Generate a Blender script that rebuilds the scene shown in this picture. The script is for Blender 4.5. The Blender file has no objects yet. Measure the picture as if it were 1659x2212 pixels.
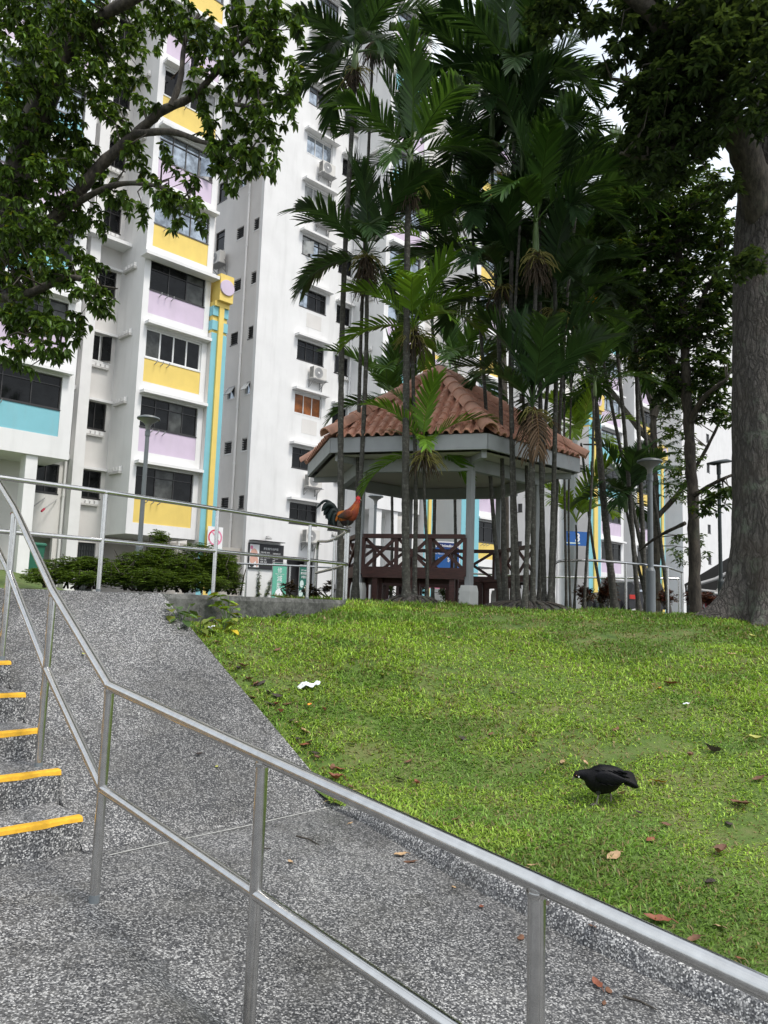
import bpy, math, random
import numpy as np
from mathutils import Vector, Matrix
rnd = random.Random(7)
rng = np.random.default_rng(7)
C = bpy.context.scene.collection
SC = bpy.context.scene
PI = math.pi
R = math.radians
S2 = math.sqrt(.5)

# ------------------------------------------------------------------ camera, sky, sun, exposure
EYE = Vector((0, 0, 1.30))
FPX, CX, CY = 1662., 829.5, 1106.          # focal length and centre of the photograph at 1659 x 2212
CAM = Matrix.Rotation(PI / 2 + R(6.8), 3, 'X') @ Matrix.Rotation(R(1.9), 3, 'Z')
cd = bpy.data.cameras.new('camera')
cd.sensor_fit = 'VERTICAL'; cd.sensor_height = 24.0; cd.lens = 24.0 * FPX / 2212.
cd.clip_start = .05; cd.clip_end = 2000
cam = bpy.data.objects.new('camera', cd); C.objects.link(cam)
cam.matrix_world = Matrix.Translation(EYE) @ CAM.to_4x4()
SC.camera = cam

SUN_EL, SUN_AZ = 58., 128.                  # degrees; azimuth clockwise from +Y: behind the viewer's right shoulder
w = bpy.data.worlds.new('World'); SC.world = w; w.use_nodes = True
nt = w.node_tree; nt.nodes.clear()
out = nt.nodes.new('ShaderNodeOutputWorld'); bg = nt.nodes.new('ShaderNodeBackground')
sky = nt.nodes.new('ShaderNodeTexSky'); sky.sky_type = 'NISHITA'; sky.sun_disc = False
sky.sun_elevation = R(SUN_EL); sky.sun_rotation = R(SUN_AZ); sky.dust_density = 4.0; sky.air_density = 1.2
tc = nt.nodes.new('ShaderNodeTexCoord'); nz = nt.nodes.new('ShaderNodeTexNoise')
nz.inputs['Scale'].default_value = 2.2; nz.inputs['Detail'].default_value = 6
mp = nt.nodes.new('ShaderNodeMapping'); mp.inputs['Scale'].default_value = (1, 1, 2.2)
rp = nt.nodes.new('ShaderNodeValToRGB')
rp.color_ramp.elements[0].position = .36; rp.color_ramp.elements[0].color = (.50, .50, .50, 1)
rp.color_ramp.elements[1].position = .62; rp.color_ramp.elements[1].color = (.95, .95, .95, 1)
mx = nt.nodes.new('ShaderNodeMix'); mx.data_type = 'RGBA'
mx.inputs[7].default_value = (7.3, 7.75, 8.3, 1)      # thin bright cloud over the whole sky
nt.links.new(tc.outputs['Generated'], mp.inputs[0]); nt.links.new(mp.outputs[0], nz.inputs['Vector'])
nt.links.new(nz.outputs[0], rp.inputs[0]); nt.links.new(rp.outputs[0], mx.inputs[0])
nt.links.new(sky.outputs[0], mx.inputs[6]); nt.links.new(mx.outputs[2], bg.inputs[0])
bg.inputs[1].default_value = .11
nt.links.new(bg.outputs[0], out.inputs[0])
sl = bpy.data.lights.new('sun', 'SUN'); sl.energy = 1.5; sl.angle = R(12); sl.color = (1, .96, .9)
so = bpy.data.objects.new('sun', sl); C.objects.link(so)
_d = Vector((math.sin(R(SUN_AZ)) * math.cos(R(SUN_EL)), math.cos(R(SUN_AZ)) * math.cos(R(SUN_EL)), math.sin(R(SUN_EL))))
so.rotation_euler = _d.to_track_quat('Z', 'Y').to_euler(); so.location = (6, -6, 30)
SC.view_settings.view_transform = 'Standard'; SC.view_settings.look = 'None'
SC.view_settings.gamma = 1; SC.view_settings.use_curve_mapping = False
SC.view_settings.exposure = .72
SC.cycles.max_bounces = 7; SC.cycles.diffuse_bounces = 4; SC.cycles.transparent_max_bounces = 6

# ------------------------------------------------------------------ helpers
def at(px, py, Y):
    d = CAM @ Vector(((px - CX) / FPX, -(py - CY) / FPX, -1.))
    return EYE + d * (Y / d.y)
def xyz(a, b, z): return Vector(((a - b) * S2, (a + b) * S2, z))
def ab(p): return Vector(((p[0] + p[1]) * S2, (p[1] - p[0]) * S2, p[2]))

class MB:
    def __init__(s): s.v = []; s.f = []; s.m = []
    def add(s, vs, fs, mi=0):
        o = len(s.v); s.v += [tuple(p) for p in vs]
        s.f += [tuple(i + o for i in f) for f in fs]; s.m += [mi] * len(fs); return s
    def box(s, x0, x1, y0, y1, z0, z1, mi=0):
        return s.add([(x0,y0,z0),(x1,y0,z0),(x1,y1,z0),(x0,y1,z0),(x0,y0,z1),(x1,y0,z1),(x1,y1,z1),(x0,y1,z1)],
                     [(0,3,2,1),(4,5,6,7),(0,1,5,4),(1,2,6,5),(2,3,7,6),(3,0,4,7)], mi)
    def beam(s, p, q, wd, ht, mi=0, up=(0,0,1)):
        p, q = Vector(p), Vector(q); d = (q - p).normalized(); u = Vector(up)
        x = d.cross(u).normalized() * wd / 2; z = x.cross(d).normalized() * ht / 2
        vs = [c + i * x + j * z for c in (p, q) for i, j in ((-1,-1),(1,-1),(1,1),(-1,1))]
        return s.add(vs, [(0,1,2,3),(7,6,5,4),(0,4,5,1),(1,5,6,2),(2,6,7,3),(3,7,4,0)], mi)
    def tube(s, pts, r, n=8, mi=0, cap=True, squash=1):
        pts = [Vector(p) for p in pts]; k = len(pts)
        rs = r if isinstance(r, (list, tuple)) else [r] * k
        vs = []; x = None
        for i, p in enumerate(pts):
            d = (pts[min(i + 1, k - 1)] - pts[max(i - 1, 0)]).normalized()
            if x is None:
                x = d.cross(Vector((0, 0, 1)) if abs(d.z) < .9 else Vector((1, 0, 0))).normalized()
            x = (x - d * x.dot(d)).normalized(); y = d.cross(x)
            for j in range(n):
                t = 2 * PI * j / n
                vs.append(p + x * math.cos(t) * rs[i] + y * math.sin(t) * rs[i] * squash)
        fs = [(i*n+j, i*n+(j+1)%n, (i+1)*n+(j+1)%n, (i+1)*n+j) for i in range(k-1) for j in range(n)]
        if cap: fs += [tuple(range(n))[::-1], tuple((k-1)*n + j for j in range(n))]
        return s.add(vs, fs, mi)
    def lathe(s, prof, n=16, c=(0,0,0), mi=0):
        vs = [(c[0] + r*math.cos(2*PI*j/n), c[1] + r*math.sin(2*PI*j/n), c[2] + z) for r, z in prof for j in range(n)]
        k = len(prof)
        fs = [(i*n+j, i*n+(j+1)%n, (i+1)*n+(j+1)%n, (i+1)*n+j) for i in range(k-1) for j in range(n)]
        return s.add(vs, fs + [tuple(range(n))[::-1], tuple((k-1)*n+j for j in range(n))], mi)
    def loft(s, rings, mi=0, cap=True):
        n = len(rings[0]); k = len(rings); vs = [p for r in rings for p in r]
        fs = [(i*n+j, i*n+(j+1)%n, (i+1)*n+(j+1)%n, (i+1)*n+j) for i in range(k-1) for j in range(n)]
        if cap: fs += [tuple(range(n))[::-1], tuple((k-1)*n+j for j in range(n))]
        return s.add(vs, fs, mi)
    def mesh(s, name, mats, shift=None, smooth=False, angle=None):
        me = bpy.data.meshes.new(name)
        v = s.v if shift is None else [(p[0]-shift[0], p[1]-shift[1], p[2]-shift[2]) for p in s.v]
        me.from_pydata(v, [], s.f)
        for m in (mats if isinstance(mats, (list, tuple)) else [mats]): me.materials.append(m)
        if any(s.m): me.polygons.foreach_set('material_index', s.m)
        if smooth:
            me.shade_smooth()
            me.set_sharp_from_angle(angle=R(angle or 42))
        me.update(); return me

def np_mesh(name, V, F, mat, col=None, smooth=False):
    me = bpy.data.meshes.new(name); V = np.asarray(V, np.float32); n = len(V)
    me.vertices.add(n); me.vertices.foreach_set('co', V.ravel())
    Fs = F if isinstance(F, list) else [F]
    idx = np.concatenate([f.ravel() for f in Fs]).astype(np.int32)
    tot = np.concatenate([np.full(len(f), f.shape[1]) for f in Fs]).astype(np.int32)
    st = np.concatenate([[0], np.cumsum(tot)[:-1]]).astype(np.int32)
    me.loops.add(len(idx)); me.loops.foreach_set('vertex_index', idx)
    me.polygons.add(len(tot)); me.polygons.foreach_set('loop_start', st)
    try: me.polygons.foreach_set('loop_total', tot)
    except Exception: pass
    if col is not None:
        a = me.color_attributes.new('col', 'FLOAT_COLOR', 'POINT')
        c4 = np.ones((n, 4), np.float32); c4[:, :3] = col; a.data.foreach_set('color', c4.ravel())
    me.materials.append(mat); me.update(calc_edges=True)
    if smooth: me.shade_smooth()
    return me

ORG = {}
def link(o, parent=None):
    C.objects.link(o)
    if parent: o.parent = parent
    return o
def tag(o, label=None, cat=None, group=None, kind=None):
    if label: o['label'] = label
    if cat: o['category'] = cat
    if group: o['group'] = group
    if kind: o['kind'] = kind
    return o
def thing(name, label, cat, loc=(0,0,0), rot=0, group=None, grid=False):
    """Empty at a thing's base; grid=True: loc and the parts' coordinates are (a, b, z) of the 45-degree building grid"""
    o = bpy.data.objects.new(name, None); o.empty_display_size = .2; C.objects.link(o)
    loc = Vector(loc)
    o.location = xyz(*loc) if grid else loc
    o.rotation_euler = (0, 0, PI/4 if grid else rot)
    ORG[o.name] = loc.copy() if grid or rot == 0 else Vector((0,0,0))
    return tag(o, label, cat, group)
def part(name, mb, mats, parent, smooth=False, angle=None):
    org = ORG[parent.name]
    o = link(bpy.data.objects.new(name, mb.mesh(name, mats, org, smooth, angle)), parent)
    ORG[o.name] = org; return o
def inst(name, me, parent, loc=(0,0,0), rot=(0,0,0), sc=None):
    o = link(bpy.data.objects.new(name, me), parent)
    o.location = Vector(loc) - (ORG[parent.name] if parent else Vector((0,0,0)))
    o.rotation_euler = rot if not isinstance(rot, (int, float)) else (0, 0, rot)
    if sc: o.scale = (sc, sc, sc) if isinstance(sc, (int, float)) else sc
    ORG[o.name] = Vector((0,0,0)); return o
def single(name, mb, mats, label, cat, group=None, kind=None, loc=(0,0,0), grid=False, smooth=False, rot=0):
    loc = Vector(loc)
    o = link(bpy.data.objects.new(name, mb.mesh(name, mats, loc if (grid or rot == 0) else None, smooth)))
    o.location = xyz(*loc) if grid else loc
    o.rotation_euler = (0, 0, PI/4 if grid else rot)
    return tag(o, label, cat, group, kind)
def dup(o, loc, rotz, label, group=None):
    r = o.copy(); C.objects.link(r); r.location = loc; r.rotation_euler = (0, 0, rotz); r['label'] = label
    if group: r['group'] = group
    for ch in list(o.children):
        c = ch.copy(); C.objects.link(c); c.parent = r
        for g in list(ch.children):
            d = g.copy(); C.objects.link(d); d.parent = c
    return r

# ------------------------------------------------------------------ materials
def nodes(name):
    m = bpy.data.materials.new(name); m.use_nodes = True
    n = m.node_tree; b = n.nodes['Principled BSDF']; return m, n, b
def N(n, t, **k):
    x = n.nodes.new(t)
    for a, v in k.items():
        if a.startswith('_'): x.inputs[int(a[1:]) if a[1:].isdigit() else a[1:]].default_value = v
        else: setattr(x, a, v)
    return x
def pos(n): return N(n, 'ShaderNodeNewGeometry').outputs['Position']
def noise(n, scale, detail=4, vec=None, rough=.55):
    x = N(n, 'ShaderNodeTexNoise', _Scale=scale, _Detail=detail, _Roughness=rough)
    n.links.new(vec or pos(n), x.inputs['Vector']); return x.outputs[0]
def ramp(n, fac, stops):
    x = N(n, 'ShaderNodeValToRGB'); e = x.color_ramp.elements
    while len(e) < len(stops): e.new(.5)
    for i, (p, c) in enumerate(stops):
        e[i].position = p; e[i].color = (*c, 1) if len(c) == 3 else c
    n.links.new(fac, x.inputs[0]); return x.outputs[0]
def mixc(n, fac, a, b, mode='MIX'):
    x = N(n, 'ShaderNodeMix', data_type='RGBA', blend_type=mode)
    for s, v in ((0, fac), (6, a), (7, b)):
        if isinstance(v, (int, float)): x.inputs[s].default_value = v
        elif isinstance(v, tuple): x.inputs[s].default_value = (*v, 1) if len(v) == 3 else v
        else: n.links.new(v, x.inputs[s])
    return x.outputs[2]
def bump(n, b, h, strength=.3, dist=.01):
    x = N(n, 'ShaderNodeBump', _Strength=strength, _Distance=dist)
    n.links.new(h, x.inputs['Height']); n.links.new(x.outputs[0], b.inputs['Normal'])
def mk(name, col, rough=.6, var=.12, scale=6., metal=0, bmp=0, bscale=60, streak=0, spec=None, dirt=None):
    m, n, b = nodes(name)
    b.inputs['Roughness'].default_value = rough; b.inputs['Metallic'].default_value = metal
    if spec is not None: b.inputs['Specular IOR Level'].default_value = spec
    c = mixc(n, ramp(n, noise(n, scale), [(.3, (0,0,0)), (.7, (1,1,1))]), tuple(max(0, x*(1-var)) for x in col), tuple(min(1, x*(1+var*.6)) for x in col))
    if streak:
        mpn = N(n, 'ShaderNodeMapping'); mpn.inputs['Scale'].default_value = (2.0, 2.0, .30)
        n.links.new(pos(n), mpn.inputs[0])
        f = ramp(n, noise(n, 1.6, 6, mpn.outputs[0]), [(.5, (0,0,0)), (.78, (streak,)*3)])
        c = mixc(n, f, c, dirt or (.30, .29, .27))
    n.links.new(c, b.inputs['Base Color'])
    if bmp: bump(n, b, noise(n, bscale, 5), bmp, .01)
    return m
def leafmat(name, trans=.35, rough=.45, tint=(1.25, 1.15, .5)):
    m, n, b = nodes(name)
    a = N(n, 'ShaderNodeVertexColor', layer_name='col')
    n.links.new(a.outputs[0], b.inputs['Base Color']); b.inputs['Roughness'].default_value = rough
    b.inputs['Specular IOR Level'].default_value = .35
    tr = N(n, 'ShaderNodeBsdfTranslucent')
    n.links.new(mixc(n, 1., a.outputs[0], tint, 'MULTIPLY'), tr.inputs[0])
    ms = N(n, 'ShaderNodeMixShader', _0=trans)
    n.links.new(b.outputs[0], ms.inputs[1]); n.links.new(tr.outputs[0], ms.inputs[2])
    n.links.new(ms.outputs[0], n.nodes['Material Output'].inputs[0]); return m

M = {}
M['white'] = mk('white_paint', (.76,.757,.75), .75, .05, 1.0, streak=.16, bmp=.10, bscale=9)
M['whiteplain'] = mk('clean_white_paint', (.78,.775,.765), .7, .05, 2., streak=.10)
M['grey_wall'] = mk('shade_toned_white_paint', (.68,.66,.635), .8, .05, 1.0, streak=.10, bmp=.08, bscale=14)  # duller white for side and recess walls; their weaker light put into colour
M['yellow'] = mk('yellow_paint', (.78,.58,.15), .65, .06, 2., streak=.14, dirt=(.5,.36,.1))
M['lavender'] = mk('lavender_paint', (.60,.50,.62), .65, .05, 2., streak=.12)
M['teal'] = mk('teal_paint', (.21,.50,.57), .65, .05, 2., streak=.12)
M['frame_black'] = mk('dark_window_frame', (.028,.026,.026), .4, .2)
M['frame_grey'] = mk('bronze_window_frame', (.09,.085,.08), .4, .2)
M['frame_white'] = mk('white_window_frame', (.75,.75,.74), .45, .05)
def glass(name, col, rough=.04, metal=0):
    m, n, b = nodes(name); b.inputs['Roughness'].default_value = rough; b.inputs['Metallic'].default_value = metal
    b.inputs['IOR'].default_value = 1.30
    n.links.new(mixc(n, ramp(n, noise(n, 2.5, 4), [(.4, (0,0,0)), (.62, (1,1,1))]), tuple(x*.45 for x in col), col), b.inputs['Base Color'])
    bump(n, b, noise(n, 1.1, 2), .05, .02); return m
M['glass'] = glass('dark_window_glass', (.010,.011,.012), .05)
M['glass_dim'] = glass('window_glass_over_grey_curtain', (.10,.105,.10), .08)
M['glass_sky'] = glass('mirrored_window_glass', (.42,.47,.52), .06, .75)
M['glass_curtain'] = glass('window_glass_over_white_curtain', (.42,.43,.42), .15)
M['glass_orange'] = glass('window_glass_over_orange_curtain', (.30,.10,.025), .2)
M['louvre'] = mk('dark_louvre', (.035,.035,.035), .5, .3)
M['ac'] = mk('ivory_air_conditioner_metal', (.66,.64,.60), .5, .05, streak=.15)
M['ac_dark'] = mk('air_conditioner_grille', (.10,.10,.10), .5, .2)
M['steel_grey'] = mk('galvanised_bracket', (.35,.35,.35), .5, .15)
def conc():
    m, n, b = nodes('weathered_concrete'); b.inputs['Roughness'].default_value = .9
    f = noise(n, 3.2, 9, rough=.72)
    c = ramp(n, f, [(.36, (.026,.027,.025)), (.48, (.06,.061,.057)), (.57, (.11,.11,.104)), (.70, (.20,.20,.19))])
    sx = N(n, 'ShaderNodeSeparateXYZ'); n.links.new(pos(n), sx.inputs[0])
    c = mixc(n, ramp(n, noise(n, 18, 6, rough=.7), [(.45, (0,0,0)), (.7, (.55,.55,.55))]), c, (.21,.21,.20))
    n.links.new(c, b.inputs['Base Color']); bump(n, b, noise(n, 30, 6), .5, .012); return m
M['concrete'] = conc()
M['rack'] = mk('pale_precast_concrete', (.52,.51,.49), .8, .12, 8)
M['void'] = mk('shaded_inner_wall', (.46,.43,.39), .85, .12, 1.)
M['door'] = mk('dark_grille_door', (.03,.035,.035), .5, .3)

def steel():
    m, n, b = nodes('brushed_stainless_steel')
    b.inputs['Metallic'].default_value = 1; b.inputs['Roughness'].default_value = .26
    f = noise(n, 30, 5)
    n.links.new(ramp(n, f, [(.3, (.50,.495,.48)), (.7, (.60,.595,.58))]), b.inputs['Base Color'])
    n.links.new(ramp(n, noise(n, 120, 3), [(.3, (.17,.17,.17)), (.75, (.23,.23,.23))]), b.inputs['Roughness'])
    return m
M['steel'] = steel()
def pebble(name, light=1., stain=.5):
    m, n, b = nodes(name)
    wv = N(n, 'ShaderNodeTexNoise', _Scale=60., _Detail=2.); n.links.new(pos(n), wv.inputs['Vector'])
    off = N(n, 'ShaderNodeVectorMath', operation='MULTIPLY_ADD')
    n.links.new(wv.outputs[1], off.inputs[0]); off.inputs[1].default_value = (.006,)*3; n.links.new(pos(n), off.inputs[2])
    v = N(n, 'ShaderNodeTexVoronoi', _Scale=150.); n.links.new(off.outputs[0], v.inputs['Vector'])
    sp = N(n, 'ShaderNodeSeparateColor'); n.links.new(v.outputs['Color'], sp.inputs[0])
    k = light
    c = ramp(n, sp.outputs[0], [(.0, (.016*k,.017*k,.020*k)), (.24, (.038*k,.039*k,.043*k)), (.45, (.085*k,.086*k,.09*k)), (.62, (.155*k,.155*k,.157*k)), (.78, (.30*k,.297*k,.29*k)), (.95, (.54*k,.535*k,.52*k))])
    gap = ramp(n, v.outputs['Distance'], [(.5, (0,0,0)), (.8, (.8,.8,.8))])
    c = mixc(n, gap, c, (.07*k,.07*k,.068*k))
    st = ramp(n, noise(n, .9, 6, rough=.65), [(.38, (1-stain,)*3), (.6, (1,1,1))])
    c = mixc(n, 1., c, st, 'MULTIPLY')
    wn = ramp(n, noise(n, 5., 5), [(.45, (0,0,0)), (.75, (.28,.28,.28))])
    c = mixc(n, wn, c, (.16,.155,.14))
    dk = ramp(n, noise(n, 2.1, 8, rough=.75), [(.54, (1,1,1)), (.68, (.62,.61,.58)), (.76, (.45,.44,.42))])
    c = mixc(n, 1., c, dk, 'MULTIPLY')
    n.links.new(c, b.inputs['Base Color']); b.inputs['Roughness'].default_value = .55
    bump(n, b, v.outputs['Distance'], -.55, .004); return m
M['pebble'] = pebble('pebble_wash_grey', 1.06, .45)
M['pebble_light'] = pebble('pebble_wash_pale', 1.35, .25)  # paler pebble for steps and kerb; lit look of treads put into colour
M['nosing'] = mk('yellow_safety_paint', (.78,.42,.02), .6, .18, 40, bmp=.2, bscale=200)
M['mortar'] = mk('pale_joint_mortar', (.50,.50,.47), .8, .2, 30)
M['soil'] = mk('dark_garden_soil', (.045,.036,.026), .95, .4, 6, bmp=.6, bscale=30)
M['asphalt'] = mk('asphalt', (.05,.05,.05), .9, .2, 5)
def lawnmat():
    m, n, b = nodes('lawn_soil_and_thatch')
    c = ramp(n, noise(n, 3., 8, rough=.7), [(.30, (.045,.085,.012)), (.48, (.085,.14,.022)), (.64, (.14,.15,.05)), (.78, (.18,.14,.08))])
    n.links.new(c, b.inputs['Base Color']); b.inputs['Roughness'].default_value = .95
    bump(n, b, noise(n, 45, 6), .8, .02); return m
M['lawn'] = lawnmat()
M['grass'] = leafmat('grass_blade', .33, .5, (1.0,1.15,.5))
M['leaf'] = leafmat('broad_tree_leaf', .38, .34)
M['palm'] = leafmat('palm_leaflet', .32, .36)
M['shrubleaf'] = leafmat('shrub_leaf', .3, .5)
def bark(name, c0, c1, sc=9., zs=.25, b_=.8, moss=None, bd=.03):
    m, n, b = nodes(name)
    mpn = N(n, 'ShaderNodeMapping'); mpn.inputs['Scale'].default_value = (1, 1, zs); n.links.new(pos(n), mpn.inputs[0])
    f = noise(n, sc, 8, mpn.outputs[0], .68)
    c = ramp(n, f, [(.36, c0), (.5, tuple(x*.6+y*.4 for x, y in zip(c0, c1))), (.66, c1)])
    sp = ramp(n, noise(n, 2.3, 6, rough=.7), [(.56, (0,0,0)), (.68, (.6,.6,.6))])
    c = mixc(n, sp, c, moss or (.15,.16,.13))
    n.links.new(c, b.inputs['Base Color']); b.inputs['Roughness'].default_value = .9
    bump(n, b, f, b_, bd); return m
M['bark'] = bark('grey_fissured_bark', (.030,.026,.023), (.20,.18,.16), 11., .30, 1.0, (.16,.18,.15), .12)
def plated(name, c0, c1):
    m, n, b = nodes(name); b.inputs['Roughness'].default_value = .92
    wn = N(n, 'ShaderNodeTexNoise', _Scale=5., _Detail=4.); n.links.new(pos(n), wn.inputs['Vector'])
    off = N(n, 'ShaderNodeVectorMath', operation='MULTIPLY_ADD'); n.links.new(wn.outputs[1], off.inputs[0]); off.inputs[1].default_value = (.13,.13,.16); n.links.new(pos(n), off.inputs[2])
    mpn = N(n, 'ShaderNodeMapping'); mpn.inputs['Scale'].default_value = (1, 1, .17); n.links.new(off.outputs[0], mpn.inputs[0])
    v = N(n, 'ShaderNodeTexVoronoi', _Scale=15., feature='DISTANCE_TO_EDGE'); n.links.new(mpn.outputs[0], v.inputs['Vector'])
    v2 = N(n, 'ShaderNodeTexVoronoi', _Scale=34., feature='DISTANCE_TO_EDGE'); n.links.new(mpn.outputs[0], v2.inputs['Vector'])
    crack = ramp(n, v.outputs['Distance'], [(.0, (.22,.22,.22)), (.14, (.65,.65,.65)), (.36, (1,1,1))])
    fine = ramp(n, v2.outputs['Distance'], [(.0, (.6,.6,.6)), (.2, (1,1,1))])
    f = noise(n, 26, 7, mpn.outputs[0], .7)
    h = mixc(n, 1., mixc(n, 1., crack, fine, 'MULTIPLY'), ramp(n, f, [(.3, (.45,.45,.45)), (.7, (1,1,1))]), 'MULTIPLY')
    c = ramp(n, h, [(.05, c0), (.45, tuple(x*.5+y*.5 for x, y in zip(c0, c1))), (.9, c1)])
    li = ramp(n, noise(n, 2.6, 8, rough=.75), [(.55, (0,0,0)), (.66, (.75,.75,.75))])
    c = mixc(n, li, c, (.17,.20,.15))
    br = ramp(n, noise(n, 1.7, 5), [(.5, (0,0,0)), (.7, (.5,.5,.5))])
    c = mixc(n, br, c, (.075,.055,.042))
    n.links.new(c, b.inputs['Base Color']); bump(n, b, h, 1., .05); return m
M['bark'] = plated('grey_plated_bark', (.022,.019,.017), (.19,.17,.155))
M['bark_dark'] = bark('dark_branch_bark', (.025,.021,.017), (.10,.085,.065), 16., .3, .7, (.08,.09,.06))
def palmbark():
    m, n, b = nodes('ringed_palm_trunk')
    sx = N(n, 'ShaderNodeSeparateXYZ'); n.links.new(pos(n), sx.inputs[0])
    cb = N(n, 'ShaderNodeCombineXYZ'); n.links.new(sx.outputs[2], cb.inputs[2])
    c = ramp(n, noise(n, 24., 6, rough=.7), [(.3, (.026,.025,.020)), (.5, (.060,.057,.046)), (.62, (.12,.118,.10)), (.74, (.30,.30,.27))])
    rg = ramp(n, noise(n, 16., 2, cb.outputs[0]), [(.42, (0,0,0)), (.47, (.7,.7,.7)), (.52, (0,0,0))])
    c = mixc(n, rg, c, (.035,.03,.025))
    n.links.new(c, b.inputs['Base Color']); b.inputs['Roughness'].default_value = .85
    bump(n, b, noise(n, 60, 5), .4, .01); return m
M['palmbark'] = palmbark()
M['crownshaft'] = mk('green_crownshaft', (.11,.17,.055), .5, .2, 5)
M['husk'] = mk('dry_palm_husk', (.065,.045,.026), .9, .35, 15)
M['inflor'] = mk('yellow_flower_stalk', (.20,.18,.045), .8, .25, 20)
M['dryfrond'] = leafmat('dry_frond', .2, .8, (1,.9,.7))
M['tile'] = mk('terracotta_roof_tile', (.60,.31,.215), .75, .22, 5, bmp=.25, bscale=40, streak=.35, dirt=(.14,.075,.055))
M['ridge'] = mk('terracotta_ridge_tile', (.61,.33,.235), .75, .2, 4, bmp=.25, bscale=40, streak=.3, dirt=(.16,.09,.07))
M['gz_grey'] = mk('grey_painted_timber', (.33,.34,.345), .6, .1, 4, streak=.15, dirt=(.16,.17,.17))
M['gz_soffit'] = mk('cream_soffit_board', (.50,.47,.42), .8, .08, 2)
M['plinth'] = mk('white_plinth', (.68,.67,.64), .8, .08, 6, streak=.25)
def wood():
    m, n, b = nodes('dark_red_stained_timber')
    mpn = N(n, 'ShaderNodeMapping'); mpn.inputs['Scale'].default_value = (1.5, 1.5, 9); n.links.new(pos(n), mpn.inputs[0])
    f = noise(n, 7, 6, mpn.outputs[0])
    n.links.new(ramp(n, f, [(.3, (.035,.012,.009)), (.7, (.085,.028,.02))]), b.inputs['Base Color'])
    b.inputs['Roughness'].default_value = .55; bump(n, b, f, .3, .006); return m
M['wood'] = wood()
M['lamp_grey'] = mk('grey_lamp_paint', (.16,.18,.19), .45, .1, 3)
M['lamp_dark'] = mk('dark_green_lamp_paint', (.02,.028,.028), .45, .1, 3)
M['lamp_bowl'] = mk('pale_lamp_diffuser', (.26,.26,.245), .4, .06)
M['blue'] = mk('blue_sign', (.012,.10,.34), .45, .06)
M['navy'] = mk('dark_blue_sign', (.008,.03,.16), .45, .06)
M['sign_white'] = mk('white_print', (.80,.80,.80), .5, .03)
M['sign_mint'] = mk('pale_green_print', (.55,.66,.62), .5, .03)
M['red'] = mk('red_print', (.60,.02,.07), .5, .12)
M['pink'] = mk('pink_print', (.74,.22,.36), .5, .12)
M['black'] = mk('black_print', (.016,.015,.018), .5, .1)
M['skin'] = mk('poster_skin_tone', (.66,.38,.30), .5, .15, 5)
M['green'] = mk('green_banner', (.005,.11,.075), .5, .06)
M['mint'] = mk('mint_banner', (.12,.42,.30), .5, .06)
M['cream'] = mk('cream_print', (.62,.62,.48), .5, .2, 10)
M['awning'] = mk('black_awning_cloth', (.012,.012,.011), .7, .2)
M['tarp'] = mk('grey_ribbed_roof_sheet', (.22,.215,.20), .7, .3, 5, streak=.4, dirt=(.08,.08,.07))
M['paper'] = mk('white_tissue_paper', (.80,.82,.86), .8, .04)
M['car'] = mk('dark_car_paint', (.03,.03,.034), .25, .1)
M['carlight'] = mk('red_tail_lamp', (.55,.03,.02), .3, .1)
M['curtain'] = mk('dark_cloth', (.015,.015,.022), .9, .2)
M['cloth'] = mk('pale_cloth', (.62,.60,.66), .9, .1)
M['bin'] = mk('green_bin_plastic', (.02,.13,.08), .5, .1)

# ------------------------------------------------------------------ ground, ramp, stairs, walls
PZ = 1.325                                   # level of the upper platform
def sst(x): x = min(1, max(0, x)); return x*x*(3-2*x)
def ramp_z(a, b):
    d = max(0., 3.4 - b); s = sst((a - 1.40) / .26)
    return -d * (.02 + .09 * s)
def grid_mesh(fn, As, Bs):
    mb = MB(); na, nb = len(As), len(Bs)
    mb.v = [tuple(xyz(a, b, fn(a, b))) for a in As for b in Bs]
    mb.f = [(i*nb+j, (i+1)*nb+j, (i+1)*nb+j+1, i*nb+j+1) for i in range(na-1) for j in range(nb-1)]
    mb.m = [0]*len(mb.f); return mb
fr = lambda x0, x1, n: [x0 + (x1-x0)*i/n for i in range(n+1)]
mb = grid_mesh(ramp_z, fr(-6, 1.2, 12) + fr(1.25, 1.75, 10) + fr(1.8, 3.42, 10), fr(-8, 3.3, 30) + fr(3.4, 3.8, 3))
mb2 = grid_mesh(lambda a, b: -.0015, [-6, 3.47], [3.8, 3.96]); mb.add(mb2.v, mb2.f)
lower_ramp = single('ramp', mb, M['pebble'], None, None, kind='structure', smooth=True)
ORG[lower_ramp.name] = Vector((0,0,0))
mb = MB(); n_ = 16
for i in range(n_+1):                         # pale joint between the ramp and the sloping slab
    t = i/n_; p = xyz(1.93 + 1.52*t, 3.787 + .006*math.sin(9*t), .004); q = xyz(1.93 + 1.52*t, 3.797 + .006*math.sin(9*t), .004)
    mb.v += [tuple(p), tuple(q)]
mb.f = [(2*i, 2*i+2, 2*i+3, 2*i+1) for i in range(n_)]; mb.m = [0]*n_
part('joint_line', mb, M['mortar'], lower_ramp)

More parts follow.
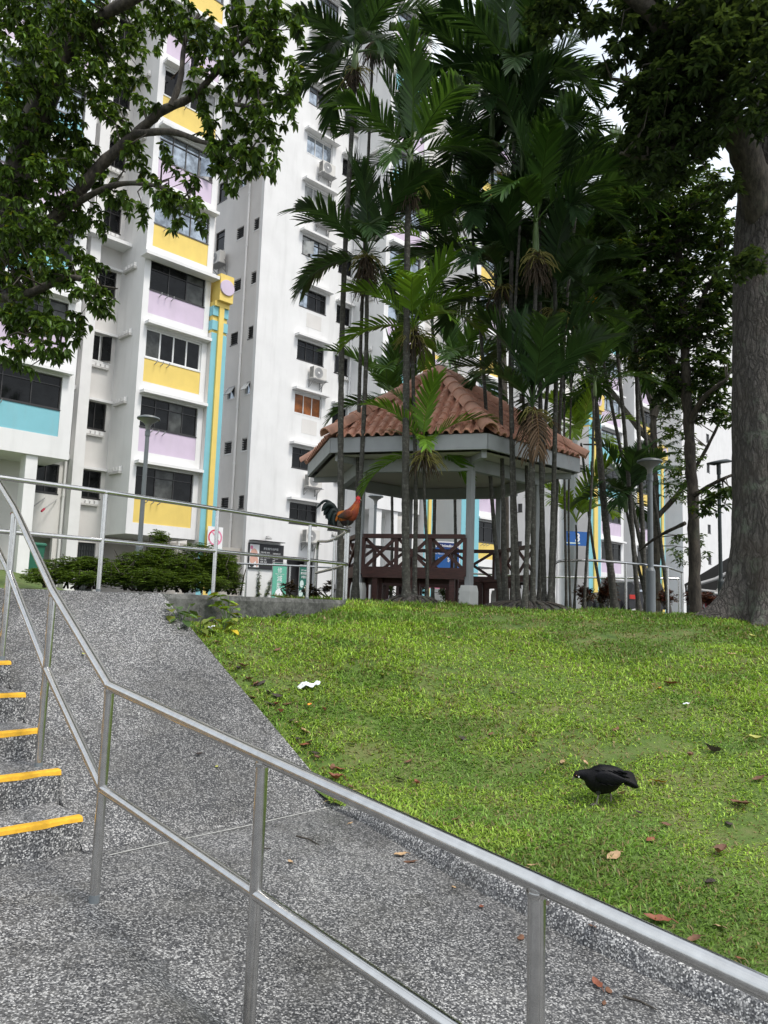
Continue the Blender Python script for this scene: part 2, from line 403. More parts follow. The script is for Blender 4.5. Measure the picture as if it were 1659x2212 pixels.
# sloping slab beside the stairs
mb = MB(); nb, na = 30, 6
def slab_p(s, t):
    a = (1.852 + .184*t)*(1-s) + 3.49*s
    b = (3.915 + (6.76-3.915)*t)*(1-s) + (3.8 + 2.45*t)*s
    return a, b, 1.325*t + .012*math.sin(3*a+5*b)*t*(1-t)
for i in range(na+1):
    for j in range(nb+1): mb.v.append(tuple(xyz(*slab_p(i/na, j/nb))))
mb.f = [(i*(nb+1)+j, (i+1)*(nb+1)+j, (i+1)*(nb+1)+j+1, i*(nb+1)+j+1) for i in range(na) for j in range(nb)]
for top in (na*(nb+1), 0):
    k = len(mb.v)
    for j in range(nb+1): p = mb.v[top+j]; mb.v.append((p[0], p[1], p[2]-.5))
    mb.f += [(top+j, k+j, k+j+1, top+j+1) for j in range(nb)]; mb.m = [0]*len(mb.f)
single('ramp', mb, M['pebble'], None, None, kind='structure')

# stairs: eight steps, each with a yellow strip along its edge
stairs = thing('staircase', None, None, (0, 3.95, 0), grid=True); stairs['kind'] = 'structure'
for i in range(1, 9):
    b0 = 3.95 + .36*(i-1); z = .168*i; a1 = 1.86 + .025*(i-1); a0 = -2.2
    e = .018
    sec = [(b0+.01, -.05), (b0, z-e-.004), (b0+.005, z-.006), (b0+e, z), (b0+.40, z), (b0+.40, -.05)]
    mb = MB(); rings = []
    for a in (a0, a1-.03, a1-.008, a1):
        sh = 0 if a < a1-.01 else (.004 if a < a1-.002 else .016)
        rings.append([(a, b_ + (sh if q < 4 else 0), z_ - (sh if 0 < q < 5 else 0)) for q, (b_, z_) in enumerate(sec)])
    mb.loft(rings); mb.f = [f[::-1] for f in mb.f]
    st = part('step', mb, M['pebble_light'], stairs)
    mb = MB(); ns = 40; r_ = random.Random(i)
    w0 = .034
    for q in range(ns+1):
        a = a0 + (a1-.012-a0)*q/ns; j1 = r_.uniform(-.004, .004); j2 = r_.uniform(-.004, .004)
        mb.v += [(a, b0-.002, z-.024+j2), (a, b0+.002, z-.005), (a, b0+e, z+.0022), (a, b0+w0+.016+j1, z+.0022)]
    for q in range(ns):
        for c in range(3): mb.f.append((q*4+c, q*4+4+c, q*4+5+c, q*4+1+c))
    mb.m = [0]*len(mb.f)
    part('nosing_strip', mb, M['nosing'], st)

# kerb along the lower ramp
kp = [(3.47,3.86,.0), (3.44,3.6,.06), (3.38,3.2,.09), (3.31,2.7,.1), (3.285,2.0,.1), (3.31,1.2,.1), (3.35,0,.1), (3.36,-3,.1), (3.36,-8,.1)]
kc = []
for i in range(len(kp)-1):
    for q in range(5):
        t = q/5; kc.append(tuple(kp[i][c]*(1-t) + kp[i+1][c]*t for c in range(3)))
kc.append(kp[-1])
mb = MB(); rings = []
for a, b, h in kc:
    z = ramp_z(a, b); j = .006*math.sin(b*7) + .004*math.sin(b*17)
    rings.append([tuple(xyz(a+da+j*(q in (1, 2)), b, z + (dz if dz < 0 else dz*h))) for q, (da, dz) in enumerate(((-.085,-.3), (-.075,.45), (-.045,.9), (.0,1.), (.045,.95), (.07,.6), (.08,-.3)))])
mb.loft(rings)
single('kerb', mb, M['pebble_light'], None, None, kind='structure', smooth=True)

# upper platform, its front wall
mb = MB()
mb.box(-9, 2.05, 6.47, 13, PZ-.5, PZ)
_pl = [(2.05,6.765),(3.49,6.262),(4.2,6.5),(5.0,6.6),(5.6,6.75),(6.2,7.05),(6.6,7.4),(6.75,7.8),(6.75,13),(2.05,13)]
mb.loft([[(a, b, z) for a, b in _pl] for z in (PZ-.5, PZ)])
mb.box(6.75, 12.4, 8.6, 13, PZ-.5, PZ-.004)
single('platform', mb, M['pebble'], None, None, kind='structure', grid=True)
mb = MB()
wl = [(3.3,6.27), (4.2,6.33), (5.0,6.42), (5.6,6.55), (6.15,6.83), (6.6,7.2), (6.82,7.6), (6.86,8.2)]
rings = []
for i, (a, b) in enumerate(wl):
    j = .01*math.sin(i*3); q0 = Vector(wl[max(i-1, 0)]); q1 = Vector(wl[min(i+1, len(wl)-1)]); d = (q1-q0).normalized(); nx, ny = -d.y, d.x
    rings.append([(a+nx*o_, b+ny*o_, z_) for o_, z_ in ((.02, .7), (.012+j, 1.0), (.004, 1.2), (0, 1.285), (.02, PZ+.002), (.26, PZ+.003), (.26, .7))])
mb.loft(rings)
single('low_wall', mb, M['concrete'], 'low mottled concrete retaining wall along the top of the lawn', 'wall', grid=True)

# lawn surface: thin-plate spline through surveyed heights (a, b, z)
LP = np.array([
 (3.40,3.8,.05),(3.40,3.3,.06),(3.40,2.7,.035),(3.40,2.0,-.05),(3.40,1.0,-.165),(3.40,-1,-.36),(3.40,-4,-.65),(3.40,-8,-1.1),
 (3.50,4.3,.235),(3.50,4.8,.49),(3.50,5.3,.74),(3.50,5.8,.96),(3.6,6.2,1.06),(4.3,6.3,1.09),(5.2,6.4,1.13),(5.9,6.6,1.17),(6.3,7.2,1.29),
 (4.58,2.52,.135),(5.6,3.6,.55),(5.0,4.8,.76),(6.5,5.2,1.02),(7.8,4.6,1.08),(8.4,5.6,1.22),(9.2,6.4,1.285),(7.5,8.5,1.31),(8.2,7.4,1.305),(10.4,4.5,1.27),(10.6,6.4,1.28),(12.5,5,1.25),
 (6.5,1.6,.42),(8.2,2.4,.85),(5.6,0,.02),(8,-1,.25),(10.5,1.6,1.05),(11.6,3.4,1.24),(13.5,2.2,1.22),(15,4.5,1.2),(15,-2,.9),(10,-4,.2),(6,-4,-.4),(8,-8,-.5),(15,-8,.3),(14,8,1.2)], float)
def _U(r2): return np.where(r2 > 1e-9, .5*r2*np.log(np.maximum(r2, 1e-9)), 0)
_K = _U(((LP[:,None,:2]-LP[None,:,:2])**2).sum(-1)) + np.eye(len(LP))*.06
_P = np.c_[np.ones(len(LP)), LP[:,:2]]
_A = np.zeros((len(LP)+3,)*2); _A[:len(LP),:len(LP)] = _K; _A[:len(LP),len(LP):] = _P; _A[len(LP):,:len(LP)] = _P.T
_W = np.linalg.solve(_A, np.r_[LP[:,2], 0,0,0])
def lawn_z(a, b):
    a = np.atleast_1d(np.asarray(a, float)); b = np.atleast_1d(np.asarray(b, float)); o = np.empty(len(a))
    for s in range(0, len(a), 20000):
        A_, B_ = a[s:s+20000], b[s:s+20000]
        o[s:s+20000] = _U((A_[:,None]-LP[:,0])**2 + (B_[:,None]-LP[:,1])**2) @ _W[:len(LP)] + _W[-3] + A_*_W[-2] + B_*_W[-1]
    o += .012*np.sin(a*4.1+b*2.3) + .010*np.sin(a*1.7-b*5.2) + .006*np.sin(a*9+b*7)
    return o
def wall_b(a): return np.interp(a, [p[0] for p in wl], [p[1] for p in wl])
def on_lawn(a, b):
    """inside the lawn's outline"""
    return (a > 3.355) & ~((b > 3.85) & (a < 3.468)) & ~((a < 6.88) & (b > wall_b(a))) & (b < 9.2) & (a + b < 16.6)
def lz(x, y):
    p = ab((x, y, 0)); return float(lawn_z(p.x, p.y)[0])
def hit(px, py, off=0.):
    """point of the lawn along a line of sight"""
    d = CAM @ Vector(((px - CX) / FPX, -(py - CY) / FPX, -1.)); t = 2.5
    while t < 14:
        p = EYE + d*t
        if p.z < lz(p.x, p.y) + off: break
        t += .01
    return p
As = np.r_[np.arange(3.40, 16.7, .12), 17, 18, 20]; Bs = np.r_[np.arange(-9, 9.3, .12)]
ga, gb = np.meshgrid(As, Bs, indexing='ij'); gz = lawn_z(ga.ravel(), gb.ravel()).reshape(ga.shape)
V = np.stack([(ga-gb)*S2, (ga+gb)*S2, gz], -1).reshape(-1, 3)
ii, jj = np.meshgrid(np.arange(len(As)-1), np.arange(len(Bs)-1), indexing='ij')
ca, cb = (ga[:-1,:-1]+ga[1:,1:])/2, (gb[:-1,:-1]+gb[1:,1:])/2
ok = ~((cb > 3.85) & (ca < 3.44)) & ~((ca < 6.88) & (cb > wall_b(ca) + .11)) & (ca + cb < 17.2)
q = (ii*len(Bs)+jj)[ok]; nb_ = len(Bs)
lawn = link(bpy.data.objects.new('lawn', np_mesh('lawn', V, np.stack([q, q+nb_, q+nb_+1, q+1], -1), M['lawn'], smooth=True)))
lawn['kind'] = 'structure'

# level ground beyond, out to the horizon, and the planted bank in front of the left block
mb = MB()
mb.add([tuple(xyz(a, b, 1.19)) for a, b in ((-500,13), (500,13), (500,700), (-500,700))], [(0,1,2,3)])
mb.add([tuple(xyz(a, b, 1.19)) for a, b in ((12.0,-500), (500,-500), (500,13), (12.0,13))], [(0,1,2,3)])
mb.add([tuple(xyz(a, b, -1.25)) for a, b in ((-500,-500), (12.0,-500), (12.0,13), (-500,13))], [(0,1,2,3)])
single('ground', mb, M['asphalt'], None, None, kind='structure')
def bank_z(a, b):
    t = sst((b-8.2)/6.); u = 1 - sst((a/max(b, 1)-.34)/.12); v = sst((b - 8.2)/1.2)
    return PZ - .012 + v*.03 + max(0, b-9.2)*.036*u - (1-u)*.16*t + .012*math.sin(a*2)*math.sin(b*3)*v
mb = grid_mesh(bank_z, fr(-12, 21, 40), fr(8.2, 30, 30))
single('garden_bed', mb, M['lawn'], None, None, kind='structure', smooth=True)

# ------------------------------------------------------------------ railings
TR = .0205
def bend(pts, r=.09, n=5):
    """round the corners of a polyline"""
    pts = [Vector(p) for p in pts]; o = [pts[0]]
    for i in range(1, len(pts)-1):
        p, q, s = pts[i-1], pts[i], pts[i+1]
        d0, d1 = (p-q), (s-q); k = min(r, d0.length*.45, d1.length*.45)
        A0, A1 = q + d0.normalized()*k, q + d1.normalized()*k
        for j in range(n+1):
            t = j/n; o.append(A0*(1-t)**2 + q*2*t*(1-t) + A1*t*t)
    return o + [pts[-1]]
def rails(name, label, posts, tops, mids, group='stainless steel railings', r=TR):
    """posts: (foot, head) pairs; tops, mids: polylines"""
    t = thing(name, label, 'railing', posts[0][0], group=group)
    for p, q in posts:
        mb = MB(); p = Vector(p); q = Vector(q)
        mb.tube([p - Vector((0,0,.03)), q], r, 24, cap=True)
        mb.tube([q - Vector((0,0,r*1.0)), q - Vector((0,0,r*.75)), q - Vector((0,0,r*.4))], [r*1.0, r*1.14, r*1.2], 20)
        po = part('post', mb, M['steel'], t, smooth=True)
        mb = MB(); mb.tube([p - Vector((0,0,.02)), p + Vector((0,0,.022))], r*1.06, 12)
        part('base_collar', mb, M['lamp_grey'], po, smooth=True)
    for pl in tops:
        mb = MB(); mb.tube(pl, r*1.06, 24); part('top_rail', mb, M['steel'], t, smooth=True)
    for pl in mids:
        mb = MB(); mb.tube(pl, r*.98, 24); part('mid_rail', mb, M['steel'], t, smooth=True)
    return t
# stair and ramp handrail in the foreground
X = lambda a, b, z: xyz(a, b, z)
hp = [(1.62,-1.13,-.50,.43), (1.62,-.03,-.365,.54), (1.62,1.07,-.245,.66), (1.62,2.16,-.13,.775), (1.62,3.30,0.,.90), (1.81,4.47,.336,1.31), (1.95,5.58,.84,1.87), (2.07,6.60,PZ,2.30)]
posts = [(X(a,b,z0), X(a,b,z1-.012)) for a, b, z0, z1 in hp]
top = [X(a,b,z1) for a, b, z0, z1 in hp]
mid = [X(a,b,z1-.44) for a, b, z0, z1 in hp]
def seg(pl): return [pl[0]] + pl[1:]
# the top rail is two straight runs welded at the foot of the stairs, the mid rail one run per bay
rails('handrail', 'brushed steel handrail running down beside the stairs and along the lower ramp', posts,
      [top[:5] + [top[4] + (top[4]-top[3]).normalized()*.012], [top[4] + (top[4]-top[5]).normalized()*.012] + top[5:]],
      [[mid[i] + (mid[i+1]-mid[i]).normalized()*.0, mid[i+1]] for i in range(len(mid)-1)], r=.0212)
# railing on the platform edge
fp = [(1.7,6.62), (3.11,6.69), (4.41,6.86), (5.86,7.1), (6.77,7.42)]
posts = [(X(a,b,PZ), X(a,b,PZ+.9)) for a, b in fp]
e1 = at(748,1150,10.05); e2 = at(686,1169,12.1)
topl = [X(.4,6.55,PZ+.9)] + [X(a,b,PZ+.9) for a, b in fp[:-1]] + [X(6.64,7.24,PZ+.9), X(6.80,7.50,PZ+.9)]
midl = [X(.4,6.55,PZ+.46)] + [X(a,b,PZ+.46) for a, b in fp[:-1]] + [X(6.64,7.24,PZ+.46), X(6.80,7.50,PZ+.46)]
rails('railing', 'two bar steel railing along the platform edge with a rooster perched on its end', posts, [bend(topl, .16)], [bend(midl, .16)])
# lower railing turning back behind it
g2 = Vector((e2.x, e2.y, PZ-.02)); m_ = e1.lerp(e2, .35)
rails('railing', 'short curved steel railing turning back behind the rooster', [(Vector((m_.x, m_.y, PZ-.02)), m_), (Vector((e1.x, e1.y, PZ-.02)), e1)],
      [bend([e1, e1.lerp(e2,.35) + Vector((0,0,-.05)), e1.lerp(e2,.6) + Vector((0,0,-.05)), e2, g2], .14)],
      [[e1 - Vector((0,0,.43)), m_ - Vector((0,0,.46)), e2 - Vector((0,0,.5))]])
# long railing at the far side of the platform
A0, A1 = at(440,1214,20.), at(1180,1246,20.3); pts = [A0.lerp(A1, i/8) for i in range(9)]
rails('railing', 'long far railing passing behind the shrubs and the pavilion', [(Vector((p.x, p.y, 1.2)), p) for p in pts], [pts], [], r=.024)
# railing at the right of the palms
q5 = [at(1196,1212,15.), at(1268,1210,15.), at(1352,1216,15.3), at(1442,1225,16.6), at(1473,1236,18.)]
f5 = [Vector((p.x, p.y, 1.24)) for p in q5]
rails('railing', 'steel railing with a rounded corner between the palm stems and the large tree', [(f5[i], q5[i]) for i in (2, 3, 4)],
      [bend([f5[0], q5[0], q5[1], q5[2], q5[3], q5[4]], .16)], [], r=.023)
B0, B1 = at(1168,1246,22.), at(1466,1250,22.); pts = [B0.lerp(B1, i/4) for i in range(5)]
rails('railing', 'straight far railing seen through the palm stems, with a grey box on its end post', [(Vector((p.x, p.y, 1.2)), p) for p in pts], [pts], [], r=.026)

# ------------------------------------------------------------------ apartment blocks
ST = 2.78                                    # storey height
ZT = 36.2
CACHE = {}
def cached(key, fn):
    if key not in CACHE: CACHE[key] = fn()
    return CACHE[key]
def wall_mesh(mb, u0, u1, z0, z1, f, th, holes, side=False):
    """wall in the plane of a facade with real openings; side=True: u runs along b and f is the a of the face"""
    us = sorted({u0, u1, *[h[0] for h in holes if u0 < h[0] < u1], *[h[1] for h in holes if u0 < h[1] < u1]})
    for p, q in zip(us[:-1], us[1:]):
        m = (p+q)/2; z = z0
        for h in sorted([h for h in holes if h[0] < m < h[1]], key=lambda h: h[2]):
            if h[2] > z + 1e-4:
                mb.box(*((f, f+th, p, q) if side else (p, q, f, f+th)), z, min(h[2], z1))
            z = max(z, h[3])
        if z < z1 - 1e-4: mb.box(*((f, f+th, p, q) if side else (p, q, f, f+th)), z, z1)
    return mb
def window(par, a, b, z, w_, h_, cols=3, transom=.0, frame='frame_black', glass='glass', side=False, fw=.045, open_=None, recess=.05, sill=True, panes=None):
    """frame object (the window) with one child per pane"""
    key = ('win', w_, h_, cols, transom, frame, fw, recess)
    def mkf():
        mb = MB(); y0, y1 = recess, recess+.06
        mb.box(0, w_, y0, y1, 0, fw); mb.box(0, w_, y0, y1, h_-fw, h_)
        mb.box(0, fw, y0, y1, fw, h_-fw); mb.box(w_-fw, w_, y0, y1, fw, h_-fw)
        cw = (w_-2*fw)/cols
        for i in range(1, cols): mb.box(fw+cw*i-fw*.4, fw+cw*i+fw*.4, y0-.004, y1-.004, fw, h_-fw)
        if transom: mb.box(fw, w_-fw, y0-.008, y1-.008, h_-transom-fw*.4, h_-transom+fw*.4)
        mb.box(-.03, w_+.03, -.03, recess, -.05, 0)
        return mb.mesh('window', M[frame])
    o = inst('window', cached(key, mkf), par, (a, b, z), -PI/2 if side else 0)
    cw = (w_-2*fw)/cols; rows = [(fw, h_-transom-fw*.4 if transom else h_-fw)] + ([(h_-transom+fw*.4, h_-fw)] if transom else [])
    for i in range(cols):
        for r0, r1 in rows:
            g = (panes[i % len(panes)] if panes else glass)
            def mkp(g=g, r0=r0, r1=r1):
                mb = MB(); mb.box(fw*.4 if i else 0, cw-fw*.4, recess+.03, recess+.036, 0, r1-r0); return mb.mesh('pane', M[g])
            p = inst('pane', cached((key, 'pane', g, bool(i), r0, r1), mkp), o, (fw+cw*i, 0, r0))
            if open_ is not None and i == open_ and r0 == fw: p.rotation_euler = (0, 0, R(-38)); p.location.y -= .06
    return o
def box_part(name, par, mat, x0, x1, y0, y1, z0, z1, shared=True):
    key = ('box', mat, round(x1-x0, 3), round(y1-y0, 3), round(z1-z0, 3), name)
    def f():
        mb = MB(); mb.box(0, x1-x0, 0, y1-y0, 0, z1-z0); return mb.mesh(name, M[mat])
    return inst(name, cached(key, f), par, (x0, y0, z0))
def hook_mesh():
    mb = MB(); mb.beam((0,0,0), (0,-.22,.06), .025, .03); mb.beam((0,-.21,.055), (0,-.23,.14), .025, .03); return mb.mesh('pole_holder', M['steel_grey'])
def rack_mesh():
    mb = MB(); mb.box(0, .95, -.14, 0, 0, .10, 0)
    for i in range(4): mb.box(.04+.24*i, .2+.24*i, -.12, -.03, .10, .26, 1)
    for i in range(4): mb.box(.02+.24*i, .22+.24*i, -.028, -.012, .10, .31, 1)
    return mb.mesh('pole_rack', [M['rack'], M['whiteplain']])
HOOK, RACK = hook_mesh(), rack_mesh()

def bay(par, a0, a1, wa0, wa1, k0, k1, colours, style, face=27.5, back=30.4, top=ZT, z_low=None):
    holes = [(wa0, wa1, 4.08+ST*k, 6.27+ST*k) for k in range(k0, k1+1)]
    z0 = z_low if z_low is not None else 3.63+ST*k0
    mb = MB(); wall_mesh(mb, a0, a1, z0, top, face, .2, holes)
    mb.box(a0, a1, face+.2, back, z0, top)
    part('wall', mb, M['white'], par)
    for k in range(k0, k1+1):
        z = ST*k
        box_part('panel', par, colours(k), wa0, wa1, face+.025, face+.2, 4.08+z, 5.02+z)
        st = dict(style(k))
        window(par, wa0, face+.03, 5.07+z, round(wa1-wa0, 3), 1.2, **st)
        box_part('hood', par, 'whiteplain', wa0-.1, wa1+.25, face-.34, face-.0, 6.36+z, 6.48+z)
        for i in range(3):
            inst('pole_holder', HOOK, par, (wa0+.45+.27*i, face+.025, 4.86+z))
DK = dict(cols=3, transom=.34, frame='frame_black', glass='glass')
RF = dict(cols=3, transom=.32, frame='frame_grey', glass='glass_sky')
WH = dict(cols=4, frame='frame_white', glass='glass', fw=.07)

A = thing('apartment_block', 'white block with yellow and lavender window bands rising behind the left tree', 'apartment building', (16, 28, 1.2), grid=True)
# bay with teal bands, far left
bay(A, 7.0, 11.3, 7.8, 10.85, 1, 10, lambda k: 'teal' if k % 2 else 'lavender', lambda k: (dict(DK, panes=['glass', 'glass', 'glass_dim']) if k == 2 else DK) if k < 4 else RF, z_low=6.08)
mb = MB(); wall_mesh(mb, -4, 7.0, 6.08, ZT, 27.52, .3, []); mb.box(-4, 7.0, 27.82, 31, 6.08, ZT)
part('wall', mb, M['white'], A)
for a in (6.0, 9.86):
    mb = MB(); mb.box(a, a+.4, 27.6, 28.1, 1.0, 6.08); part('pillar', mb, M['whiteplain'], A)
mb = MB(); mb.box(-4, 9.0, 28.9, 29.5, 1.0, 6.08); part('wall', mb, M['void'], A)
# recess between the bays
holes = []; wins = []
for k in range(0, 11):
    z = ST*k
    holes.append((12.6, 13.5, 5.07+z, 6.16+z)); wins.append((12.6, 13.5, 5.07+z, 1.09))
    if k: holes.append((11.36, 11.92, 5.07+z, 6.3+z)); wins.append((11.36, 11.92, 5.07+z, 1.23))
holes += [(10.88, 11.82, 5.07, 6.2), (10.85, 11.78, 1.0, 3.42), (12.78, 13.5, 1.0, 3.3)]
wins.append((10.88, 11.82, 5.07, 1.13))
mb = MB(); wall_mesh(mb, 9.0, 13.72, 1.0, ZT, 29.55, .2, holes); mb.box(9.0, 13.72, 29.75, 33, 3.6, ZT); mb.box(9.0, 13.72, 30.6, 33, 1.0, 3.6)
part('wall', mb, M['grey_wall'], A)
for i, (p, q, z, h) in enumerate(wins):
    kk = round((z-5.07)/ST)
    fr_ = 'frame_white' if kk == 2 and p > 12 else 'frame_black'
    window(A, p, 29.57, z, round(q-p, 3), h, cols=2, transom=.3 if kk in (3, 4) else 0, frame=fr_, glass='glass', open_=1 if kk == 2 and p > 12 else None)
    if p > 12: inst('pole_rack', RACK, A, (12.66, 29.55, z-.32), 0, (.8, 1, .8)); box_part('lintel', A, 'whiteplain', 12.52, 13.66, 29.38, 29.55, z+h+.02, z+h+.12)
for k in range(0, 11): inst('pole_rack', RACK, A, (13.67, 29.1, 6.18+ST*k-.18), -PI/2)
mb = MB(); mb.box(12.12, 12.54, 29.05, 29.55, 1.0, ZT); part('pilaster_rib', mb, M['whiteplain'], A)
for k in range(11): box_part('floor_band', A, 'whiteplain', 11.3, 12.12, 29.36, 29.55, 6.45+ST*k, 6.62+ST*k)
mb = MB(); mb.box(12.8, 13.48, 29.64, 29.70, 1.0, 3.28)
for i in range(6): mb.box(12.84+.105*i, 12.86+.105*i, 29.60, 29.64, 1.0, 3.2)
for i in range(7): mb.box(12.82, 13.46, 29.605, 29.63, 1.2+.3*i, 1.22+.3*i)
part('grille_door', mb, M['door'], A)
# bay with yellow and lavender bands
def st2(k): return {0: dict(DK, panes=['glass', 'glass_dim', 'glass']), 1: dict(DK, cols=4, panes=['glass', 'glass', 'glass_dim', 'glass']), 2: dict(WH, panes=['glass_dim', 'glass', 'glass', 'glass']), 3: dict(DK, panes=['glass', 'glass', 'glass_dim']), 4: dict(RF, panes=['glass_sky']), 5: dict(RF, cols=4, open_=3), 6: dict(WH, panes=['glass', 'glass_curtain'])}.get(k, RF)
bay(A, 13.67, 16.7, 13.93, 16.45, 0, 10, lambda k: 'lavender' if k % 2 else 'yellow', st2)
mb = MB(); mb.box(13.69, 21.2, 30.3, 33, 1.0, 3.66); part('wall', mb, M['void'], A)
mb = MB(); mb.box(16.72, 18.5, 30.4, 33.0, 3.66, ZT); part('wall', mb, M['grey_wall'], A)
mb = MB(); mb.box(13.45, 16.78, 26.98, 27.5, 14.58, 14.72); mb.box(11.32, 13.66, 28.7, 29.5, 15.42, 15.56)
part('roof_ledge', mb, M['white'], A)
def pilaster(par, a0, a1, face, ztop, cap=True, bands=True):
    w_ = a1-a0; s1, s2 = a0+w_*.35, a0+w_*.66
    mb = MB()
    mb.box(a0, s1, face, face+.9, 1.0, ztop-1.15, 0); mb.box(s2, a1, face, face+.9, 1.0, ztop-1.15, 0)
    if bands:
        for d in (0, .62):
            mb.box(a0-.01, s1, face-.02, face+.9, ztop-1.02+d, ztop-.62+d, 0); mb.box(s2, a1+.01, face-.02, face+.9, ztop-1.02+d, ztop-.62+d, 0)
    p = part('pilaster', mb, [M['teal'], M['yellow']], par)
    mb = MB(); mb.box(s1, s2, face-.10, face+.9, 1.0, ztop); mb.box(a0+.02, a1-.02, face+.04, face+.88, ztop-1.15, ztop)
    part('pilaster_stripe', mb, M['yellow'], p)
    mb = MB(); mb.box(a0-.012, a0-.002, face+.02, face+.9, 1.0, ztop-1.16); part('pilaster_side', mb, M['grey_wall'], p)
    if cap:
        mb = MB(); mb.box(a0+.1, a1+.02, face-.28, face+.85, ztop+.22, ztop+1.38); mb.box(a0+.02, a1-.02, face-.1, face+.85, ztop, ztop+.22)
        c = part('capital', mb, M['yellow'], p)
        for side in (0, 1):
            mb = MB(); n = 24; r = .34; cz = ztop+.82
            ca_ = (a0+a1)/2+.06
            ring = lambda d, rr: [((ca_+rr*math.cos(2*PI*i/n), face-.28-d, cz+rr*math.sin(2*PI*i/n)) if side == 0 else (a1+.02+d, face+.3+rr*math.cos(2*PI*i/n), cz+rr*math.sin(2*PI*i/n))) for i in range(n)]
            mb.loft([ring(0, r), ring(.055, r), ring(.065, r*.97)])
            part('capital_disc', mb, M['lavender'], c)
pilaster(A, 16.72, 17.46, 27.25, 13.5)
# tower with the air conditioners
TF = 30.0; TS = 2.79
holes = [(23.4, 25.17, 5.12+TS*k, 6.15+TS*k) for k in range(11)] + [(25.92, 26.9, 5.0+TS*k, 5.97+TS*k) for k in range(11)] + [(23.38, 25.2, 1.0, 3.45)]
mb = MB(); wall_mesh(mb, 20.88, 27.0, 1.0, ZT+.3, TF, .22, holes); mb.box(21.1, 27.0, TF+.22, 37, 3.5, ZT+.3); mb.box(21.1, 23.3, TF+.22, 37, 1.0, 3.5); mb.box(23.3, 27.0, TF+1.6, 37, 1.0, 3.5)
part('wall', mb, M['white'], A)
sh = []
for k in range(11):
    z = TS*k
    sh += [(31.6, 32.22, 5.58+z, 6.2+z), (30.3, 30.72, 5.58+z, 6.2+z), (33.35, 34.2, 5.5+z, 6.6+z)]
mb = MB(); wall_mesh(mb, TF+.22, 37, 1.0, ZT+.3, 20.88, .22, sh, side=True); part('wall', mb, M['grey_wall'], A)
def tstyle(k):
    return {2: dict(cols=3, frame='frame_white', panes=['glass_orange']), 5: dict(cols=3, transom=.3, frame='frame_black', panes=['glass_curtain', 'glass_sky'], open_=0),
            6: dict(cols=3, frame='frame_white', glass='glass_curtain'), 7: dict(cols=3, frame='frame_white', panes=['glass_sky']), 8: dict(cols=3, transom=.28, frame='frame_grey', panes=['glass_sky', 'glass'], open_=1),
            9: RF, 10: RF}.get(k, dict(cols=3, transom=.3, frame='frame_black', panes=['glass_sky', 'glass', 'glass'] if k == 4 else ['glass']))
for k in range(11):
    z = TS*k
    window(A, 23.4, TF+.02, 5.12+z, 1.77, 1.03, **tstyle(k))
    box_part('hood', A, 'whiteplain', 23.2, 25.42, TF-.36, TF, 6.26+z, 6.38+z)
    window(A, 25.92, TF+.02, 5.0+z, .98, .97, cols=2, frame='frame_black', glass='glass', open_=0 if k in (3, 8) else None)
    box_part('hood', A, 'whiteplain', 25.82, 26.98, TF-.3, TF, 6.08+z, 6.18+z)
    inst('pole_rack', RACK, A, (26.2, TF, 4.72+z), 0, (.7, 1, .7))
    for b1, w_ in ((32.22, .62), (30.72, .42)):
        if k in (2, 6):
            window(A, 20.89, b1, 5.58+z, w_, .62, cols=1, frame='frame_white', glass='glass_sky', side=True, fw=.04)
            mb = MB(); mb.beam((20.9, b1-w_/2, 6.2+z), (20.62, b1-w_/2, 5.75+z), w_, .03); part('awning_pane', mb, M['glass_curtain'], A)
        else:
            window(A, 20.89, b1, 5.58+z, w_, .62, cols=1, frame='frame_white' if k % 3 else 'frame_grey', glass='louvre', side=True, fw=.04)
            key = ('lv', w_)
            def mkl(w_=w_):
                mb = MB()
                for i in range(5): mb.beam((0, .03, .06+.115*i), (w_, .03, .06+.115*i), .07, .012, 0, (0, .6, .8))
                return mb.mesh('louvre_blades', M['louvre'])
            inst('louvre_blades', cached(key, mkl), A, (20.89, b1, 5.6+z), -PI/2)
    window(A, 20.89, 34.2, 5.5+z, .85, 1.1, cols=1, transom=.3, frame='frame_black', glass='glass', side=True)
    if k in (2, 4, 5): box_part('vent_patch', A, 'grey_wall', 23.9, 24.9, TF-.008, TF, 4.15+z, 4.9+z)
mb = MB(); mb.box(23.5, 25.1, TF+.7, TF+.78, 1.0, 3.35); part('shop_door', mb, M['frame_black'], A)
mb = MB(); mb.box(24.75, 25.15, TF+.3, TF+.36, 1.0, 3.3); part('door_curtain', mb, M['glass_curtain'], A)
# bay with teal bands, centre
bay(A, 27.0, 30.15, 27.32, 29.72, 1, 10, lambda k: 'teal' if k % 2 else 'lavender', lambda k: DK if k < 4 else RF, z_low=6.08, back=34, top=35.3)
mb = MB(); mb.box(26.8, 30.35, 27.1, 34, 35.3, 35.7); mb.box(26.9, 30.25, 27.2, 34, 35.7, 36.5); part('cornice', mb, M['white'], A)
for a in (27.02, 28.2, 29.6):
    mb = MB(); mb.box(a, a+.42, 27.6, 28.1, 1.0, 6.08); part('pillar', mb, M['whiteplain'], A)
mb = MB(); mb.box(27.0, 34.6, 30.0, 36, 1.0, 6.1); part('wall', mb, M['white'], A)
for k in range(1, 11): inst('pole_rack', RACK, A, (27.0, 29.2, 6.1+ST*k), -PI/2)
pilaster(A, 30.3, 31.0, 27.25, 13.5)

